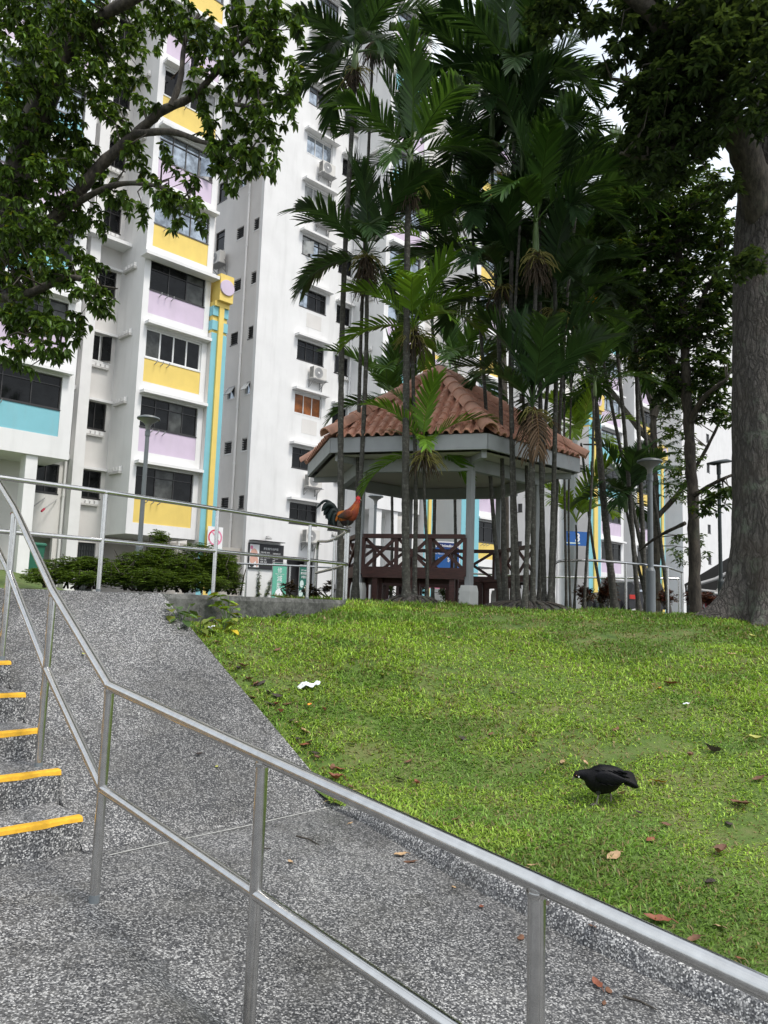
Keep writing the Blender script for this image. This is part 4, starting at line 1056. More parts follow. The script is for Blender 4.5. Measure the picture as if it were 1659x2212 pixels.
# parked car tail seen low behind the stems
p = at(1400, 1296, 33)
t = sign('parked_car', 'dark parked car with a red tail lamp, mostly hidden behind the palm stems', 'car', (p.x, p.y, 1.19), .2)
prof = [(-.9, .28), (-.92, .55), (-.86, .95), (-.70, 1.38), (-.62, 1.42), (.62, 1.42), (.70, 1.38), (.86, .95), (.92, .55), (.9, .28)]
mb = MB(); mb.loft([[(x_*k, y_, z_*kz) for x_, z_ in prof] for y_, k, kz in ((0, .96, .92), (.12, 1, 1), (2.6, 1, 1), (3.2, 1, .7), (4.3, .95, .62))]); prt('body', mb, 'car', t, smooth=True, angle=30)
mb = MB(); mb.add([(-.62, -.03, .98), (.62, -.03, .98), (.56, .08, 1.30), (-.56, .08, 1.30)], [(0, 1, 2, 3)]); prt('rear_window', mb, 'glass_sky', t)
for s in (-1, 1):
    mb = MB(); mb.box(min(s*.62, s*.86), max(s*.62, s*.86), -.05, .05, .66, .84); prt('tail_lamp', mb, 'carlight', t)
    for y_ in (.8, 3.4):
        mb = MB(); mb.loft([[(s*.9+dx, y_+.32*rr*math.cos(2*PI*i/16), .32+.32*rr*math.sin(2*PI*i/16)) for i in range(16)] for dx, rr in ((-.1, 1), (.08, 1), (.09, .6))]); prt('wheel', mb, 'black', t)
# camera on the corner wall of the far block, wheeled bin by the left doorway
p = xyz(10.6, 28.2, 2.0)
t = sign('wheeled_bin', 'green wheeled bin standing low in the doorway behind the shrubs', 'bin', p, PI/4)
mb = MB(); mb.loft([[(x_*k, y_*k, z_) for x_, y_ in ((-.3, -.3), (.3, -.3), (.3, .3), (-.3, .3))] for z_, k in ((.08, .8), (.95, 1))]); prt('bin_body', mb, 'bin', t)
mb = MB(); mb.loft([[(x_*k, y_*k-.02, z_) for x_, y_ in ((-.33, -.33), (.33, -.33), (.33, .33), (-.33, .33))] for z_, k in ((.95, 1), (1.0, 1), (1.05, .85))]); prt('lid', mb, 'bin', t)
for x_ in (-.25, .25): mb = MB(); mb.loft([[(x_+dx, .25+.1*math.cos(2*PI*i/12), .1+.1*math.sin(2*PI*i/12)) for i in range(12)] for dx in (-.03, .03)]); prt('wheel', mb, 'black', t)

# ------------------------------------------------------------------ leaves
def unit(v): return v / np.maximum(np.linalg.norm(v, axis=-1, keepdims=True), 1e-9)
def leaf_arrays(base, dirs, L, W, cols, fold=.25, droop=.25, up=None):
    """pointed oval leaves folded along the midrib: 6 vertices, 2 quads each"""
    n = len(base); d = unit(dirs); u = np.tile([0, 0, 1.], (n, 1)) if up is None else up
    s = unit(np.cross(d, u) + 1e-6); nn = np.cross(s, d)
    L = np.broadcast_to(np.asarray(L, float), (n,))[:, None]; W = np.broadcast_to(np.asarray(W, float), (n,))[:, None]
    dz = np.array([0, 0, -1.])
    def P(t, x): return base + d*L*t + s*W*x + nn*W*abs(x)*fold*1.6 + dz*L*droop*t*t
    V = np.stack([P(0, 0), P(.38, -.5), P(.72, -.36), P(1, 0), P(.72, .36), P(.38, .5)], 1).reshape(-1, 3)
    k = np.arange(n)[:, None]*6
    F = np.concatenate([k + np.array([0, 1, 2, 3]), k + np.array([0, 3, 4, 5])], 0)
    return V, F, np.repeat(cols, 6, 0)
def join(parts):
    Vs, Fs, Cs, o = [], [], [], 0
    for v, f, c in parts: Vs.append(v); Fs.append(f + o); Cs.append(c); o += len(v)
    return np.concatenate(Vs), np.concatenate(Fs), np.concatenate(Cs)
def whorls(tips, per, L, W, base_col, g, jit=.35, droop=.3, elev=(-.6, .7), yel=0.):
    n = len(tips)*per; b = np.repeat(tips, per, 0)
    az = g.uniform(0, 2*PI, n); el = g.uniform(*elev, n)
    d = np.stack([np.cos(az)*np.cos(el), np.sin(az)*np.cos(el), np.sin(el)], -1)
    c = np.array(base_col)[None]*(1 + jit*g.normal(0, 1, (n, 1))*.6).clip(.35, 2.0)
    tw = np.repeat(g.normal(0, 1, (len(tips), 1)), per, 0); c = c*(1 + .22*tw).clip(.5, 1.6)
    if yel: m = g.random(n) < yel; c[m] = c[m]*np.array([2.4, 1.5, .7])
    return leaf_arrays(b + d*.02*L, d, L*g.uniform(.65, 1.2, n), W*g.uniform(.75, 1.15, n), c, .22, droop)
def clump_tips(clumps, dens, g):
    """twig tips spread unevenly through clumps given as (centre, (rx, ry, rz))"""
    out = []
    for c, r in clumps:
        n = max(3, int(dens * r[0]*r[2]*4))
        v = unit(g.normal(0, 1, (n, 3))) * (g.random((n, 1))**.45)
        out.append(np.array(c) + v*np.array(r))
    return np.concatenate(out)
def spline(pts, n=6):
    pts = [Vector(p) for p in pts]; o = []
    for i in range(len(pts)-1):
        p0, p1, p2, p3 = pts[max(i-1, 0)], pts[i], pts[i+1], pts[min(i+2, len(pts)-1)]
        for j in range(n):
            t = j/n; o.append(.5*((2*p1) + (p2-p0)*t + (2*p0-5*p1+4*p2-p3)*t*t + (3*p1-p0-3*p2+p3)*t**3))
    return o + [pts[-1]]
class Limbs(MB):
    """collects limbs, each one a mesh of its own; loose twigs stay in the collector"""
    def __init__(s): MB.__init__(s); s.each = []
    def done(s, par):
        for m in s.each: part('limb', m, M['bark_dark'], par, smooth=True)
        if s.v: o = part('twigs', s, M['bark_dark'], par); o['kind'] = 'stuff'
def limb(mb, pts, r0, r1, n=9, k=6, wob=.03):
    s = spline(pts, k); m = len(s); g = random.Random(len(mb.v) + 7*len(getattr(mb, 'each', [])))
    s = [p + Vector((g.uniform(-1, 1), g.uniform(-1, 1), g.uniform(-1, 1)))*wob*r0 for p in s]
    t_ = mb
    if isinstance(mb, Limbs): t_ = MB(); mb.each.append(t_)
    t_.tube(s, [(r0*(1-i/(m-1)) + r1*i/(m-1))*(1 + .08*math.sin(i*2.1) + .05*g.uniform(-1, 1)) for i in range(m)], n); return s
def twigs(mb, tips, bones, g, frac=.25, r=.012):
    B = np.array([tuple(p) for p in bones])
    tips = tips[np.array([((B-p)**2).sum(1).min() < 1.2 for p in tips])]
    for p in tips[g.random(len(tips)) < frac]:
        q = B[np.argmin(((B-p)**2).sum(1))]; m = (p+q)/2 + g.normal(0, .06, 3) + np.array([0, 0, .08])
        mb.tube([q, m, p], [r*1.6, r, r*.4], 4, cap=False)
def pxclumps(lst, g, zy=.8):
    """(px, py, rx, ry, depth) in photograph pixels -> clumps in metres, built at their own distances"""
    o = []
    for px, py, rx, ry, Y in lst:
        c = at(px, py, Y); s = Y/FPX; o.append((tuple(c), (rx*s, min(rx, ry)*s*1.6 + .25, ry*s)))
    return o

# ---- the tree on the left
g1 = np.random.default_rng(11)
LC = [(40,40,84,67,10),(150,50,67,67,9.4),(245,90,62,62,10),(300,40,46,46,10.5),(100,160,84,58,9.2),(30,200,58,67,10),(215,190,50,42,9.6),
 (50,290,75,58,9.6),(140,300,67,50,10.2),(25,400,58,67,9.8),(120,385,67,42,9.4),(205,370,43,34,9.8),(55,490,75,50,9.2),(150,470,50,37,10),(40,590,67,58,9.5),(130,590,58,37,9),(205,640,40,35,8.8),
 (50,680,71,46,9.2),(140,700,50,33,8.8),(35,760,50,25,9),(110,755,46,25,8.8),(185,560,33,29,9.4),(60,790,11,13,8.8),
 (365,30,46,39,9.6),(430,75,46,39,9.2),(520,50,46,46,9),(590,40,46,39,8.6),(640,60,19,31,8.4),(640,170,21,35,8.3),(580,110,42,39,8.6),(500,140,46,39,8.8),(440,190,39,31,9),(555,190,39,35,8.6),(615,225,35,23,8.4),(580,265,31,31,8.4),(520,255,46,31,8.8),
 (545,330,42,31,8.5),(595,355,17,21,8.3),(500,330,39,31,8.8),(455,290,31,27,9.0),(495,380,21,17,8.6),(470,345,27,27,8.8),
 (320,225,19,17,9.4),(285,300,27,24,9.6),(240,255,31,21,9.6),(300,345,31,18,9.4),(250,420,34,24,9.6),(340,420,27,19,9),(375,440,39,21,8.8),(425,455,28,21,8.6),(385,490,17,14,8.6),(300,450,24,15,9.2),(330,210,12,10,9),(370,350,23,17,9),(420,390,17,14,8.8),(210,470,24,21,9.8),(270,170,31,23,10)]
CL = pxclumps(LC, g1)
tips = clump_tips(CL, 190, g1)
T1 = thing('broadleaf_tree', 'large dark green tree leaning in over the left of the stairs', 'tree', tuple(at(-150, 1250, 10.2)))
T1.location.z = .3; ORG[T1.name] = T1.location.copy()
mbt = MB(); P_ = lambda x, y, Y: at(x, y, Y)
tr = limb(mbt, [(T1.location.x, T1.location.y, .2), P_(-120, 900, 10.1), P_(-40, 600, 10), P_(20, 430, 9.9)], .30, .21, 14)
trunk = part('trunk', mbt, M['bark'], T1, smooth=True)
mbb = Limbs(); bones = []
bones += limb(mbb, [P_(20, 430, 9.9), P_(75, 270, 9.8), P_(115, 150, 9.7), P_(150, 0, 9.9), P_(170, -120, 10.3)], .20, .12, 12)
bones += limb(mbb, [P_(100, 180, 9.75), P_(190, 60, 9.6), P_(330, -20, 9.2), P_(520, -60, 8.8)], .10, .05)
bones += limb(mbb, [P_(-30, 580, 10), P_(120, 470, 9.8), P_(215, 360, 9.6), P_(300, 285, 9.4), P_(350, 240, 9.2), P_(420, 205, 9), P_(490, 130, 8.8), P_(560, 60, 8.6)], .10, .022)
bones += limb(mbb, [P_(290, 290, 9.4), P_(370, 285, 9), P_(450, 310, 8.8), P_(545, 320, 8.5)], .055, .014)
bones += limb(mbb, [P_(370, 230, 9.1), P_(390, 170, 9.1), P_(400, 90, 9.2), P_(430, 30, 9.2)], .045, .02)
bones += limb(mbb, [P_(100, 480, 9.8), P_(230, 405, 9.5), P_(330, 400, 9.1), P_(420, 440, 8.7)], .05, .015)
bones += limb(mbb, [P_(-60, 640, 10), P_(40, 640, 9.4), P_(150, 600, 9), P_(220, 620, 8.8)], .08, .02)
bones += limb(mbb, [P_(20, 640, 9.5), P_(60, 720, 9.2), P_(130, 745, 8.9)], .04, .012)
bones += limb(mbb, [P_(480, 220, 8.9), P_(560, 230, 8.5), P_(630, 200, 8.35)], .03, .012)
twigs(mbb, tips, bones, g1, .14, .009)
mbb.done(T1)
V, F, Cc = whorls(tips, 11, .092, .050, (.078, .140, .030), g1, .6, .5, (-1.05, .55), yel=.014)
o = link(bpy.data.objects.new('crown', np_mesh('crown', V - np.array(T1.location), F, M['leaf'], Cc)), T1)

# ---- the big trunk on the right with its dark crown overhead
def big_trunk(center, topc, r, nseg=40, nr=46):
    """buttressed trunk as one surface"""
    V = []; g = np.random.default_rng(5); c0, c1 = Vector(center), Vector(topc)
    roots = [(R(182), 1.25), (R(232), .62), (R(262), .60), (R(305), .8), (R(40), .9), (R(110), .8), (R(150), .5)]
    for i in range(nseg+1):
        t = i/nseg; z = t**1.35; c = c0.lerp(c1, z) + Vector((.02*math.sin(z*9), 0, 0))
        h = (c - c0).z
        for j in range(nr):
            a = 2*PI*j/nr; rr = r*(1 - .14*z) * (1 + .03*math.sin(3*a+h*1.1) + .025*math.sin(5*a-h*2.3) + .012*math.sin(11*a+h*5) + .012*g.normal())
            for ra, L in roots:
                d = math.atan2(math.sin(a-ra), math.cos(a-ra))
                fl = math.exp(-(d/(.20 + .16*min(1, h/.9)))**2) * L
                rr += fl * (math.exp(-h/.16)*.62 + math.exp(-h/.55)*.30)
            V.append((c.x + rr*math.cos(a), c.y + rr*math.sin(a), c.z))
    F = [(i*nr+j, i*nr+(j+1) % nr, (i+1)*nr+(j+1) % nr, (i+1)*nr+j) for i in range(nseg) for j in range(nr)]
    mb = MB(); mb.v = V; mb.f = F; mb.m = [0]*len(F); return mb
bc = at(1668, 1330, 10.2); bc.z = 1.12
T2 = thing('broadleaf_tree', 'massive grey trunk with spreading buttress roots at the crest of the lawn', 'tree', tuple(bc))
tc_ = at(1662, 330, 10.6)
part('trunk', big_trunk(bc, tc_, .52), M['bark'], T2, smooth=True)
mbb = Limbs(); bones = []
bones += limb(mbb, [tc_ - Vector((0,0,.4)), P_(1680, 200, 10.7), P_(1675, 20, 11), P_(1660, -150, 11.4)], .42, .3, 14)
bones += limb(mbb, [P_(1655, 520, 10.45), P_(1632, 400, 10.3), P_(1595, 300, 10.15), P_(1545, 210, 9.9), P_(1470, 110, 9.5), P_(1400, 20, 9.2), P_(1300, -60, 9)], .25, .09, 14)
bones += limb(mbb, [P_(1700, 260, 10.6), P_(1760, 60, 10.4), P_(1850, -80, 10)], .2, .1)
bones += limb(mbb, [P_(1480, 150, 9.8), P_(1400, 180, 9.7), P_(1320, 170, 9.6)], .06, .02)
bones += limb(mbb, [P_(1560, 240, 10.1), P_(1480, 300, 9.8), P_(1400, 340, 9.7), P_(1340, 330, 9.6)], .06, .02)
RC = [(1190,20,60,40,9.4),(1240,8,50,30,9.4),(1365,20,60,40,9.5),(1440,40,90,70,9.6),(1540,40,90,80,9.8),(1640,30,80,50,9.6),(1730,80,80,100,10),(1430,120,40,60,9.6),(1480,130,90,70,9.6),(1570,120,80,50,9.6),(1700,150,60,80,9.2),
 (1350,195,40,18,9.6),(1440,215,80,50,9.6),(1480,230,50,50,9.5),(1400,265,60,40,9.6),(1450,300,40,40,9.7),(1400,330,60,40,9.7),(1560,420,30,25,9.8),(1600,570,60,26,9.5),(1300,30,30,20,9.5)]
RC += [(1545,110,55,45,8.9),(1605,190,45,35,8.8),(1655,120,60,60,8.8),(1500,150,50,40,8.9),(1590,250,35,30,8.9),(1655,240,30,40,8.9),(1560,60,70,40,8.9),(1320,120,22,20,9.4),(1290,40,40,25,9.3),(1400,225,50,30,9.6),(1500,320,50,40,10),(1440,370,60,45,10.4),(1530,300,40,30,9.5),(1380,290,40,30,9.8),(1470,60,80,60,9.2),(1550,200,40,30,9.3),(1600,60,60,50,9.3),(1350,90,40,25,9.4),(1420,180,50,40,9.3),(1500,190,40,40,9.2)]
tips = clump_tips(pxclumps(RC, g1), 190, g1); twigs(mbb, tips, bones, g1, .12, .01)
mbb.done(T2)
V, F, Cc = whorls(tips, 9, .12, .062, (.048, .078, .030), g1, .45, .35)
link(bpy.data.objects.new('crown', np_mesh('crown', V - np.array(bc), F, M['leaf'], Cc)), T2)

# ---- two slimmer trees in the middle distance
def mid_tree(label, base, limbs, clumps, seed, col, L=.11, dens=60, per=8, w_=.05):
    g = np.random.default_rng(seed); base = Vector(base)
    t = thing('broadleaf_tree', label, 'tree', tuple(base)); mb = Limbs(); bones = []
    for i, (pts, r0, r1) in enumerate(limbs):
        if i == 0: m0 = MB(); bones += limb(m0, pts, r0, r1, 12, 7, .12); part('trunk', m0, M['bark_dark'], t, smooth=True)
        else: bones += limb(mb, pts, r0, r1, 8)
    tips = clump_tips(pxclumps(clumps, g), dens, g); twigs(mb, tips, bones, g, .15, .011)
    mb.done(t)
    V, F, Cc = whorls(tips, per, L, w_, col, g, .4, .3, yel=.02)
    link(bpy.data.objects.new('crown', np_mesh('crown', V - np.array(base), F, M['leaf'], Cc)), t)
b0 = at(1502, 1300, 14.); b0.z = 1.2
mid_tree('slim forked tree with a knotted trunk just left of the big grey trunk', b0,
 [([b0, P_(1500,1200,14), P_(1495,1060,14), P_(1488,930,14), P_(1480,800,14), P_(1475,650,14.2), P_(1460,480,14.4)], .115, .07),
  ([P_(1487,920,14), P_(1520,860,13.6), P_(1570,820,13.2)], .07, .03), ([P_(1484,870,14), P_(1450,780,14.3), P_(1410,690,14.4)], .08, .03), ([P_(1480,1130,14), P_(1420,1160,14.6), P_(1380,1190,15)], .04, .02),
  ([P_(1500,1070,13.9), P_(1550,1040,13.2), P_(1610,1015,12.8)], .045, .02), ([P_(1478,740,14.1), P_(1520,640,14), P_(1560,560,13.8)], .06, .02)],
 [(1350,330,50,40,14.5),(1500,480,60,60,14.3),(1420,690,60,50,14.5),(1340,560,50,50,14.8),(1550,640,35,40,14),(1300,520,40,40,15),(1430,380,70,50,14.6),(1510,420,60,50,14.4),(1390,450,70,50,14.6),(1470,490,70,55,14.5),(1550,520,45,60,14),(1330,460,45,50,14.8),(1400,540,70,50,14.6),(1500,580,60,50,14.4),(1560,620,40,50,13.8),(1440,620,60,50,14.5),(1370,630,50,45,14.7),(1520,690,60,45,14.2),(1460,730,65,45,14.3),(1400,770,55,40,14.5),(1560,730,35,50,13.8),(1500,800,60,40,14.2),(1550,820,40,40,13.8),(1450,850,50,35,14.4),(1530,880,40,30,14),(1570,900,25,25,13.6),(1545,1075,35,28,13.2),(1525,1100,18,18,13.2),(1340,400,40,40,15)],
 21, (.054,.098,.028), .13, 130, 9, .06)
b0 = at(1418, 1290, 21.); b0.z = 1.19
mid_tree('branching tree with lighter foliage behind the saucer lamp post', b0,
 [([b0, P_(1417,1180,21.0), P_(1414,1060,21.0), P_(1412,960,21.0), P_(1410,890,21.0), P_(1400,800,21.0)], .12, .08),
  ([P_(1411,900,21.0), P_(1440,830,21.0), P_(1460,760,21.2)], .12, .05), ([P_(1410,960,21.0), P_(1360,900,21.2), P_(1310,830,21.6), P_(1270,790,22.2)], .10, .03), ([P_(1408,870,21.0), P_(1380,800,21.0), P_(1350,730,21.0)], .09, .03), ([P_(1413,1000,21.0), P_(1330,965,21.6), P_(1260,960,22.2)], .06, .02), ([P_(1416,1120,21.0), P_(1470,1060,20.8), P_(1520,980,20.4), P_(1560,900,19.8)], .08, .03)],
 [(1350,760,60,45,21.0),(1420,800,60,40,21.0),(1300,830,45,35,21.7),(1440,730,50,50,21.2),(1270,740,40,40,22.2),(1380,690,50,40,21.0),(1450,930,45,40,20.8),(1480,990,40,35,20.5),(1440,880,40,30,21.0),(1300,700,40,40,22.2),(1500,860,40,40,20.5),(1340,640,50,50,21.7),(1250,650,40,50,22.7),(1220,820,25,25,22.2),(1470,1060,35,30,20.5),(1490,1180,35,45,20.5),(1455,1030,25,25,20.8)],
 22, (.075,.13,.03), .15, 50, 9)
b0 = P_(1090, 1290, 22); b0.z = 1.19
mid_tree('airy reddish leaved tree showing behind the tall palms', b0,
 [([b0, P_(1090,900,22), P_(1080,600,22), P_(1075,420,22)], .14, .05), ([P_(1080,620,22), P_(1010,520,22), P_(980,430,22)], .05, .02), ([P_(1080,560,22), P_(1180,440,22), P_(1260,370,22)], .06, .02)],
 [(985,395,40,35,22),(1020,460,30,30,22),(1075,380,40,40,22),(1130,430,40,40,22),(1260,330,40,40,22),(1230,420,40,40,22),(1290,480,50,40,21),(960,460,20,30,22),(1190,330,40,30,22)],
 23, (.085,.075,.03), .17, 15, 7)

# ------------------------------------------------------------------ palms
def frond_mesh(name, L, e0, e1, seed, mat, col, npair=38, ll=.46, droop=.5, lw=.0215, roll=0., tipcol=None, V_=.35):
    """arching frond: rachis plus two ranks of leaflets, each leaflet a drooping strip"""
    g = np.random.default_rng(seed); n = 24; pts = [np.zeros(3)]; tang = []
    for i in range(n):
        e = R(e0 + (e1-e0)*(i/n)**1.3); d = np.array([math.cos(e), 0, math.sin(e)]); tang.append(d); pts.append(pts[-1] + d*L/n)
    tang.append(tang[-1]); pts = np.array(pts); tang = np.array(tang)
    Vs, Fs, Cs = [], [], []; o = 0
    w_ = .016   # rachis: flat three-sided strip
    for i in range(n+1):
        s = w_*(1-.8*i/n); up = np.array([-tang[i][2], 0, tang[i][0]])
        Vs += [pts[i] + np.array([0, s, 0]), pts[i] - np.array([0, s, 0]), pts[i] - up*s]
        Cs += [np.array(col)*np.array([1.5, 1.35, 1.0])]*3
    for i in range(n):
        for a_, b_ in ((0, 1), (1, 2), (2, 0)): Fs.append((3*i+a_, 3*i+b_, 3*i+3+b_, 3*i+3+a_))
    o = len(Vs)
    for k in range(npair):
        t = .20 + .79*(k/(npair-1)); f = t*n; i = min(int(f), n-1); p = pts[i] + (pts[i+1]-pts[i])*(f-i); tg = tang[i]; up = np.array([-tg[2], 0, tg[0]])
        prof = (math.sin(PI*min(1, (t-.08)*.86))**.55)
        for sd in (-1, 1):
            ln = ll*prof*g.uniform(.88, 1.08)*(.62 if k == npair-1 else 1); an = R(62 - 40*t + g.normal(0, 4))
            dr = tg*math.cos(an) + np.array([0, sd, 0])*math.sin(an)*math.cos(V_) + up*math.sin(an)*math.sin(V_)
            cc = np.array(col)*(1 + .22*g.normal())
            if tipcol is not None: cc = cc*(1-t*.4) + np.array(tipcol)*t*.4
            m = 5; q = p.copy(); dd = dr.copy(); dp = droop*g.uniform(.6, 1.4)
            wv = np.cross(dr, up); wv /= np.linalg.norm(wv)+1e-9
            prev = None
            for j in range(m+1):
                u = j/m; hw = lw*(.55 + .9*u if u < .45 else (.955 - (u-.45)*.9))*(1 if j < m else .25)
                Vs += [q + wv*hw, q - wv*hw]; Cs += [cc*(1-.12*u)]*2
                if j: Fs.append((o+2*j-2, o+2*j, o+2*j+1, o+2*j-1))
                q = q + dd*ln/m; dd = dd + np.array([0, 0, -1])*dp*.24*(u+.25); dd /= np.linalg.norm(dd)
            o += 2*(m+1)
    V = np.array(Vs); F = np.array(Fs)
    return np_mesh(name, V, F, M[mat], np.clip(np.array(Cs), .004, 1))
DG, MG, BG = (.036,.078,.026), (.058,.125,.028), (.13,.25,.03)
FR = {}
for nm, col, tc2 in (('dark', DG, None), ('mid', MG, None), ('bright', BG, (.24,.26,.03)), ('lime', (.24,.38,.045), (.34,.38,.04))):
    kw = dict(npair=21, lw=.031) if nm in ('bright', 'lime') else {}
    FR[nm] = [frond_mesh('frond', 1.45, 84, 62, 1, 'palm', col, droop=.18, V_=.6, **kw), frond_mesh('frond', 1.55, 74, 22, 2, 'palm', col, droop=.4, V_=.45, **kw), frond_mesh('frond', 1.6, 58, -12, 3, 'palm', col, droop=.55, **kw),
              frond_mesh('frond', 1.6, 42, -38, 4, 'palm', col, droop=.7, **kw), frond_mesh('frond', 1.5, 22, -58, 5, 'palm', col, droop=.8, **kw), frond_mesh('frond', 1.4, -5, -72, 6, 'palm', col, droop=.8, **kw)]
DRY = [frond_mesh('dry_frond', 1.2, -35, -90, 9, 'dryfrond', (.15,.095,.055), npair=13, droop=1.6, lw=.016), frond_mesh('dry_frond', 1.1, -50, -92, 10, 'dryfrond', (.12,.075,.04), npair=12, droop=1.6, lw=.016)]
YEL = [frond_mesh('frond', 1.3, 20, -62, 12, 'palm', (.62,.36,.02), droop=.7)]
def bunch_mesh(seed, kind):
    g = random.Random(seed); mb = MB()
    for i in range(26):
        a = g.uniform(0, 2*PI); l = g.uniform(.18, .42); d = Vector((math.cos(a), math.sin(a), g.uniform(-.2, .5) if kind else g.uniform(-1.4, -.6)))
        p = Vector((0,0,0)); pts = [p]
        for j in range(4): p = p + d*l/4; d = d + Vector((g.uniform(-.25, .25), g.uniform(-.25, .25), -.55)); d.normalize(); pts.append(p)
        mb.tube(pts, [.010, .008, .007, .006, .004], 4, 0, False)
    return mb.mesh('flower_stalk' if kind else 'husk_fringe', M['inflor'] if kind else M['husk'])
BUN = [bunch_mesh(i, 1) for i in range(2)]; HUS = [bunch_mesh(i+5, 0) for i in range(2)]
PAL = {}
def palm(label, foot, crown, r=.05, tone='dark', n=9, size=1., shaft=.55, seed=1, flowers=0, husk=0, dry=0, yellow=0, set_=(0,1,2,3,4,5), lean=.0, spin=0.):
    """crown = point where the fronds spring from"""
    g = random.Random(seed); foot, crown = Vector(foot), Vector(crown)
    t = thing('palm_tree', label, 'palm', tuple(foot), group='slender palms around the pavilion')
    top = crown - Vector((0, 0, shaft)); ln = (top-foot).length; k = max(10, int(ln/.16)); pts = []; rr = []
    bow = Vector((g.uniform(-1, 1), g.uniform(-1, 1), 0))*.012*ln
    for i in range(k+1):
        s = i/k; pts.append(foot.lerp(top, s) + bow*math.sin(PI*s) + Vector((.01*math.sin(s*7+seed), .01*math.cos(s*9+seed), 0)))
        rr.append(r*(1.55 if i == 0 else 1.25 if i == 1 else 1.)*(1-.28*s)*(1.09 if i % 2 else .96))
    r *= 1; rr = [q*.77 for q in rr]; mb = MB(); mb.tube(pts, rr, 9); tk = part('trunk', mb, M['palmbark'], t, smooth=True, angle=80)
    if shaft > .2:
        mb = MB(); mb.tube([top - Vector((0,0,.03)), top + Vector((0,0,.06)), top.lerp(crown, .5), crown + Vector((0,0,.05))], [r*.8, r*1.12, r*.95, r*.5], 9); part('crownshaft', mb, M['crownshaft'], t, smooth=True)
    n = int(n*(1.5 if tone == 'dark' else 1.2))
    for i in range(n):
        v = set_[int(i*len(set_)/n)]; az = spin + i*2.4 + g.uniform(-.3, .3)
        o = inst('frond', FR[tone][v], t, tuple(crown + Vector((0, 0, -.10*i/n))), (g.uniform(-.25, .25), g.uniform(-.08, .08), az), size*g.uniform(.85, 1.12))
    for i in range(yellow): inst('frond', YEL[0], t, tuple(crown), (0, 0, -2.2), size)
    for i in range(flowers): inst('flower_stalk', BUN[i % 2], t, tuple(top + Vector((.03, -.05, .02 - .12*i))), g.uniform(0, 6), 1.1)
    for i in range(husk): inst('husk_fringe', HUS[i % 2], t, tuple(top + Vector((.0, -.04, .05 - .10*i))), g.uniform(0, 6), 1.05)
    for i in range(dry): inst('dry_frond', DRY[i % 2], t, tuple(top + Vector((.02, -.03, .1))), (0, 0, g.uniform(-2.6, -.2)), .75)
    return t
def fp_(px, py, Y, z=None):
    p = at(px, py, Y); p.z = (lz(p.x, p.y) - .03) if z is None else z; return p
P = palm
P('tall leaning palm, first stem on the left of the pavilion', fp_(734, 1296, 11.2, 1.3), at(768, 105, 11.4), .062, 'dark', 11, 1.0, .45, 1, 1, 3, spin=.4)
P('shorter palm of the left clump with a hanging brown husk beside the tower', fp_(763, 1296, 11.4, 1.3), at(792, 545, 11.3), .052, 'dark', 10, .92, .12, 2, 1, 5, spin=1.1)
P('thin palm stem rising past the husk to the top of the photo, left clump', fp_(771, 1296, 11.7, 1.3), at(808, 60, 12.2), .042, 'dark', 9, 1., .35, 3, 0, 3, spin=2.0)
P('thick grey palm standing in front of the middle of the pavilion', fp_(880, 1304, 10.9), at(886, 330, 11.0), .075, 'mid', 12, 1.0, .55, 4, 1, 3, spin=.9)
P('palm close behind the thick grey stem with light fronds above the tiled roof', fp_(897, 1304, 11.1), at(893, 700, 11.1), .045, 'bright', 10, .82, .15, 5, 2, 3, set_=(1,2,3,4), spin=.2)
P('short palm with fresh fronds hanging in front of the pavilion eave', fp_(922, 1304, 11.2), at(915, 965, 11.0), .034, 'bright', 8, .68, .1, 6, 2, 2, set_=(1,2,2,3,4,5), spin=2.7)
P('palm of the right clump with a pale green crownshaft and a broad fan crown', fp_(1150, 1312, 10.9), at(1158, 470, 11.), .05, 'mid', 11, 1.05, .62, 7, 2, 4, set_=(0,0,1,2,3,4), spin=.3)
P('tallest palm of the right clump reaching the top edge of the photo', fp_(1118, 1312, 11.2), at(1112, 150, 11.4), .052, 'dark', 12, 1.05, .5, 8, 0, 1, spin=1.3)
P('palm of the right clump with a dark crown just below the tallest one', fp_(1176, 1312, 11.3), at(1160, 190, 11.6), .048, 'dark', 10, .92, .5, 9, 0, 1, spin=.2)
P('low dark palm with dry hanging fronds in front of the right of the roof', fp_(1134, 1312, 10.7), at(1150, 865, 10.8), .045, 'dark', 9, .92, .2, 10, 1, 3, 4, set_=(0,1,2,2,3), spin=.1)
P('palm on the left edge of the right clump with long arching dark fronds', fp_(1096, 1312, 11.4), at(1064, 235, 11.8), .045, 'dark', 10, 1.05, .5, 11, 0, 0, spin=2.2)
P('mid height dark palm of the right clump at roof ridge level', fp_(1090, 1312, 11.5), at(1080, 590, 11.6), .044, 'dark', 10, 1.0, .3, 12, 1, 1, spin=.7)
P('palm of the right clump with drooping crown above the dry fronds', fp_(1163, 1312, 11.5), at(1195, 640, 11.6), .044, 'dark', 10, .95, .3, 13, 1, 2, spin=1.9)
P('dark palm crown on a hidden stem at the left of the right clump', fp_(1084, 1312, 11.9), at(1022, 455, 12.2), .044, 'dark', 9, 1.0, .3, 41, spin=.9)
P('dark palm behind the right clump with its crown above the dry fronds', fp_(1140, 1312, 12.0), at(1128, 735, 12.2), .044, 'dark', 9, .95, .3, 42, spin=1.5)
P('dark palm behind the right clump under the sky gap', fp_(1195, 1312, 12.6), at(1245, 420, 12.8), .046, 'dark', 9, 1.05, .3, 43, spin=.3)
P('thin bare palm stem between the thicker stems of the right clump', fp_(1107, 1312, 11.0), at(1128, 330, 11.2), .036, 'dark', 7, .9, .4, 14, spin=.5)
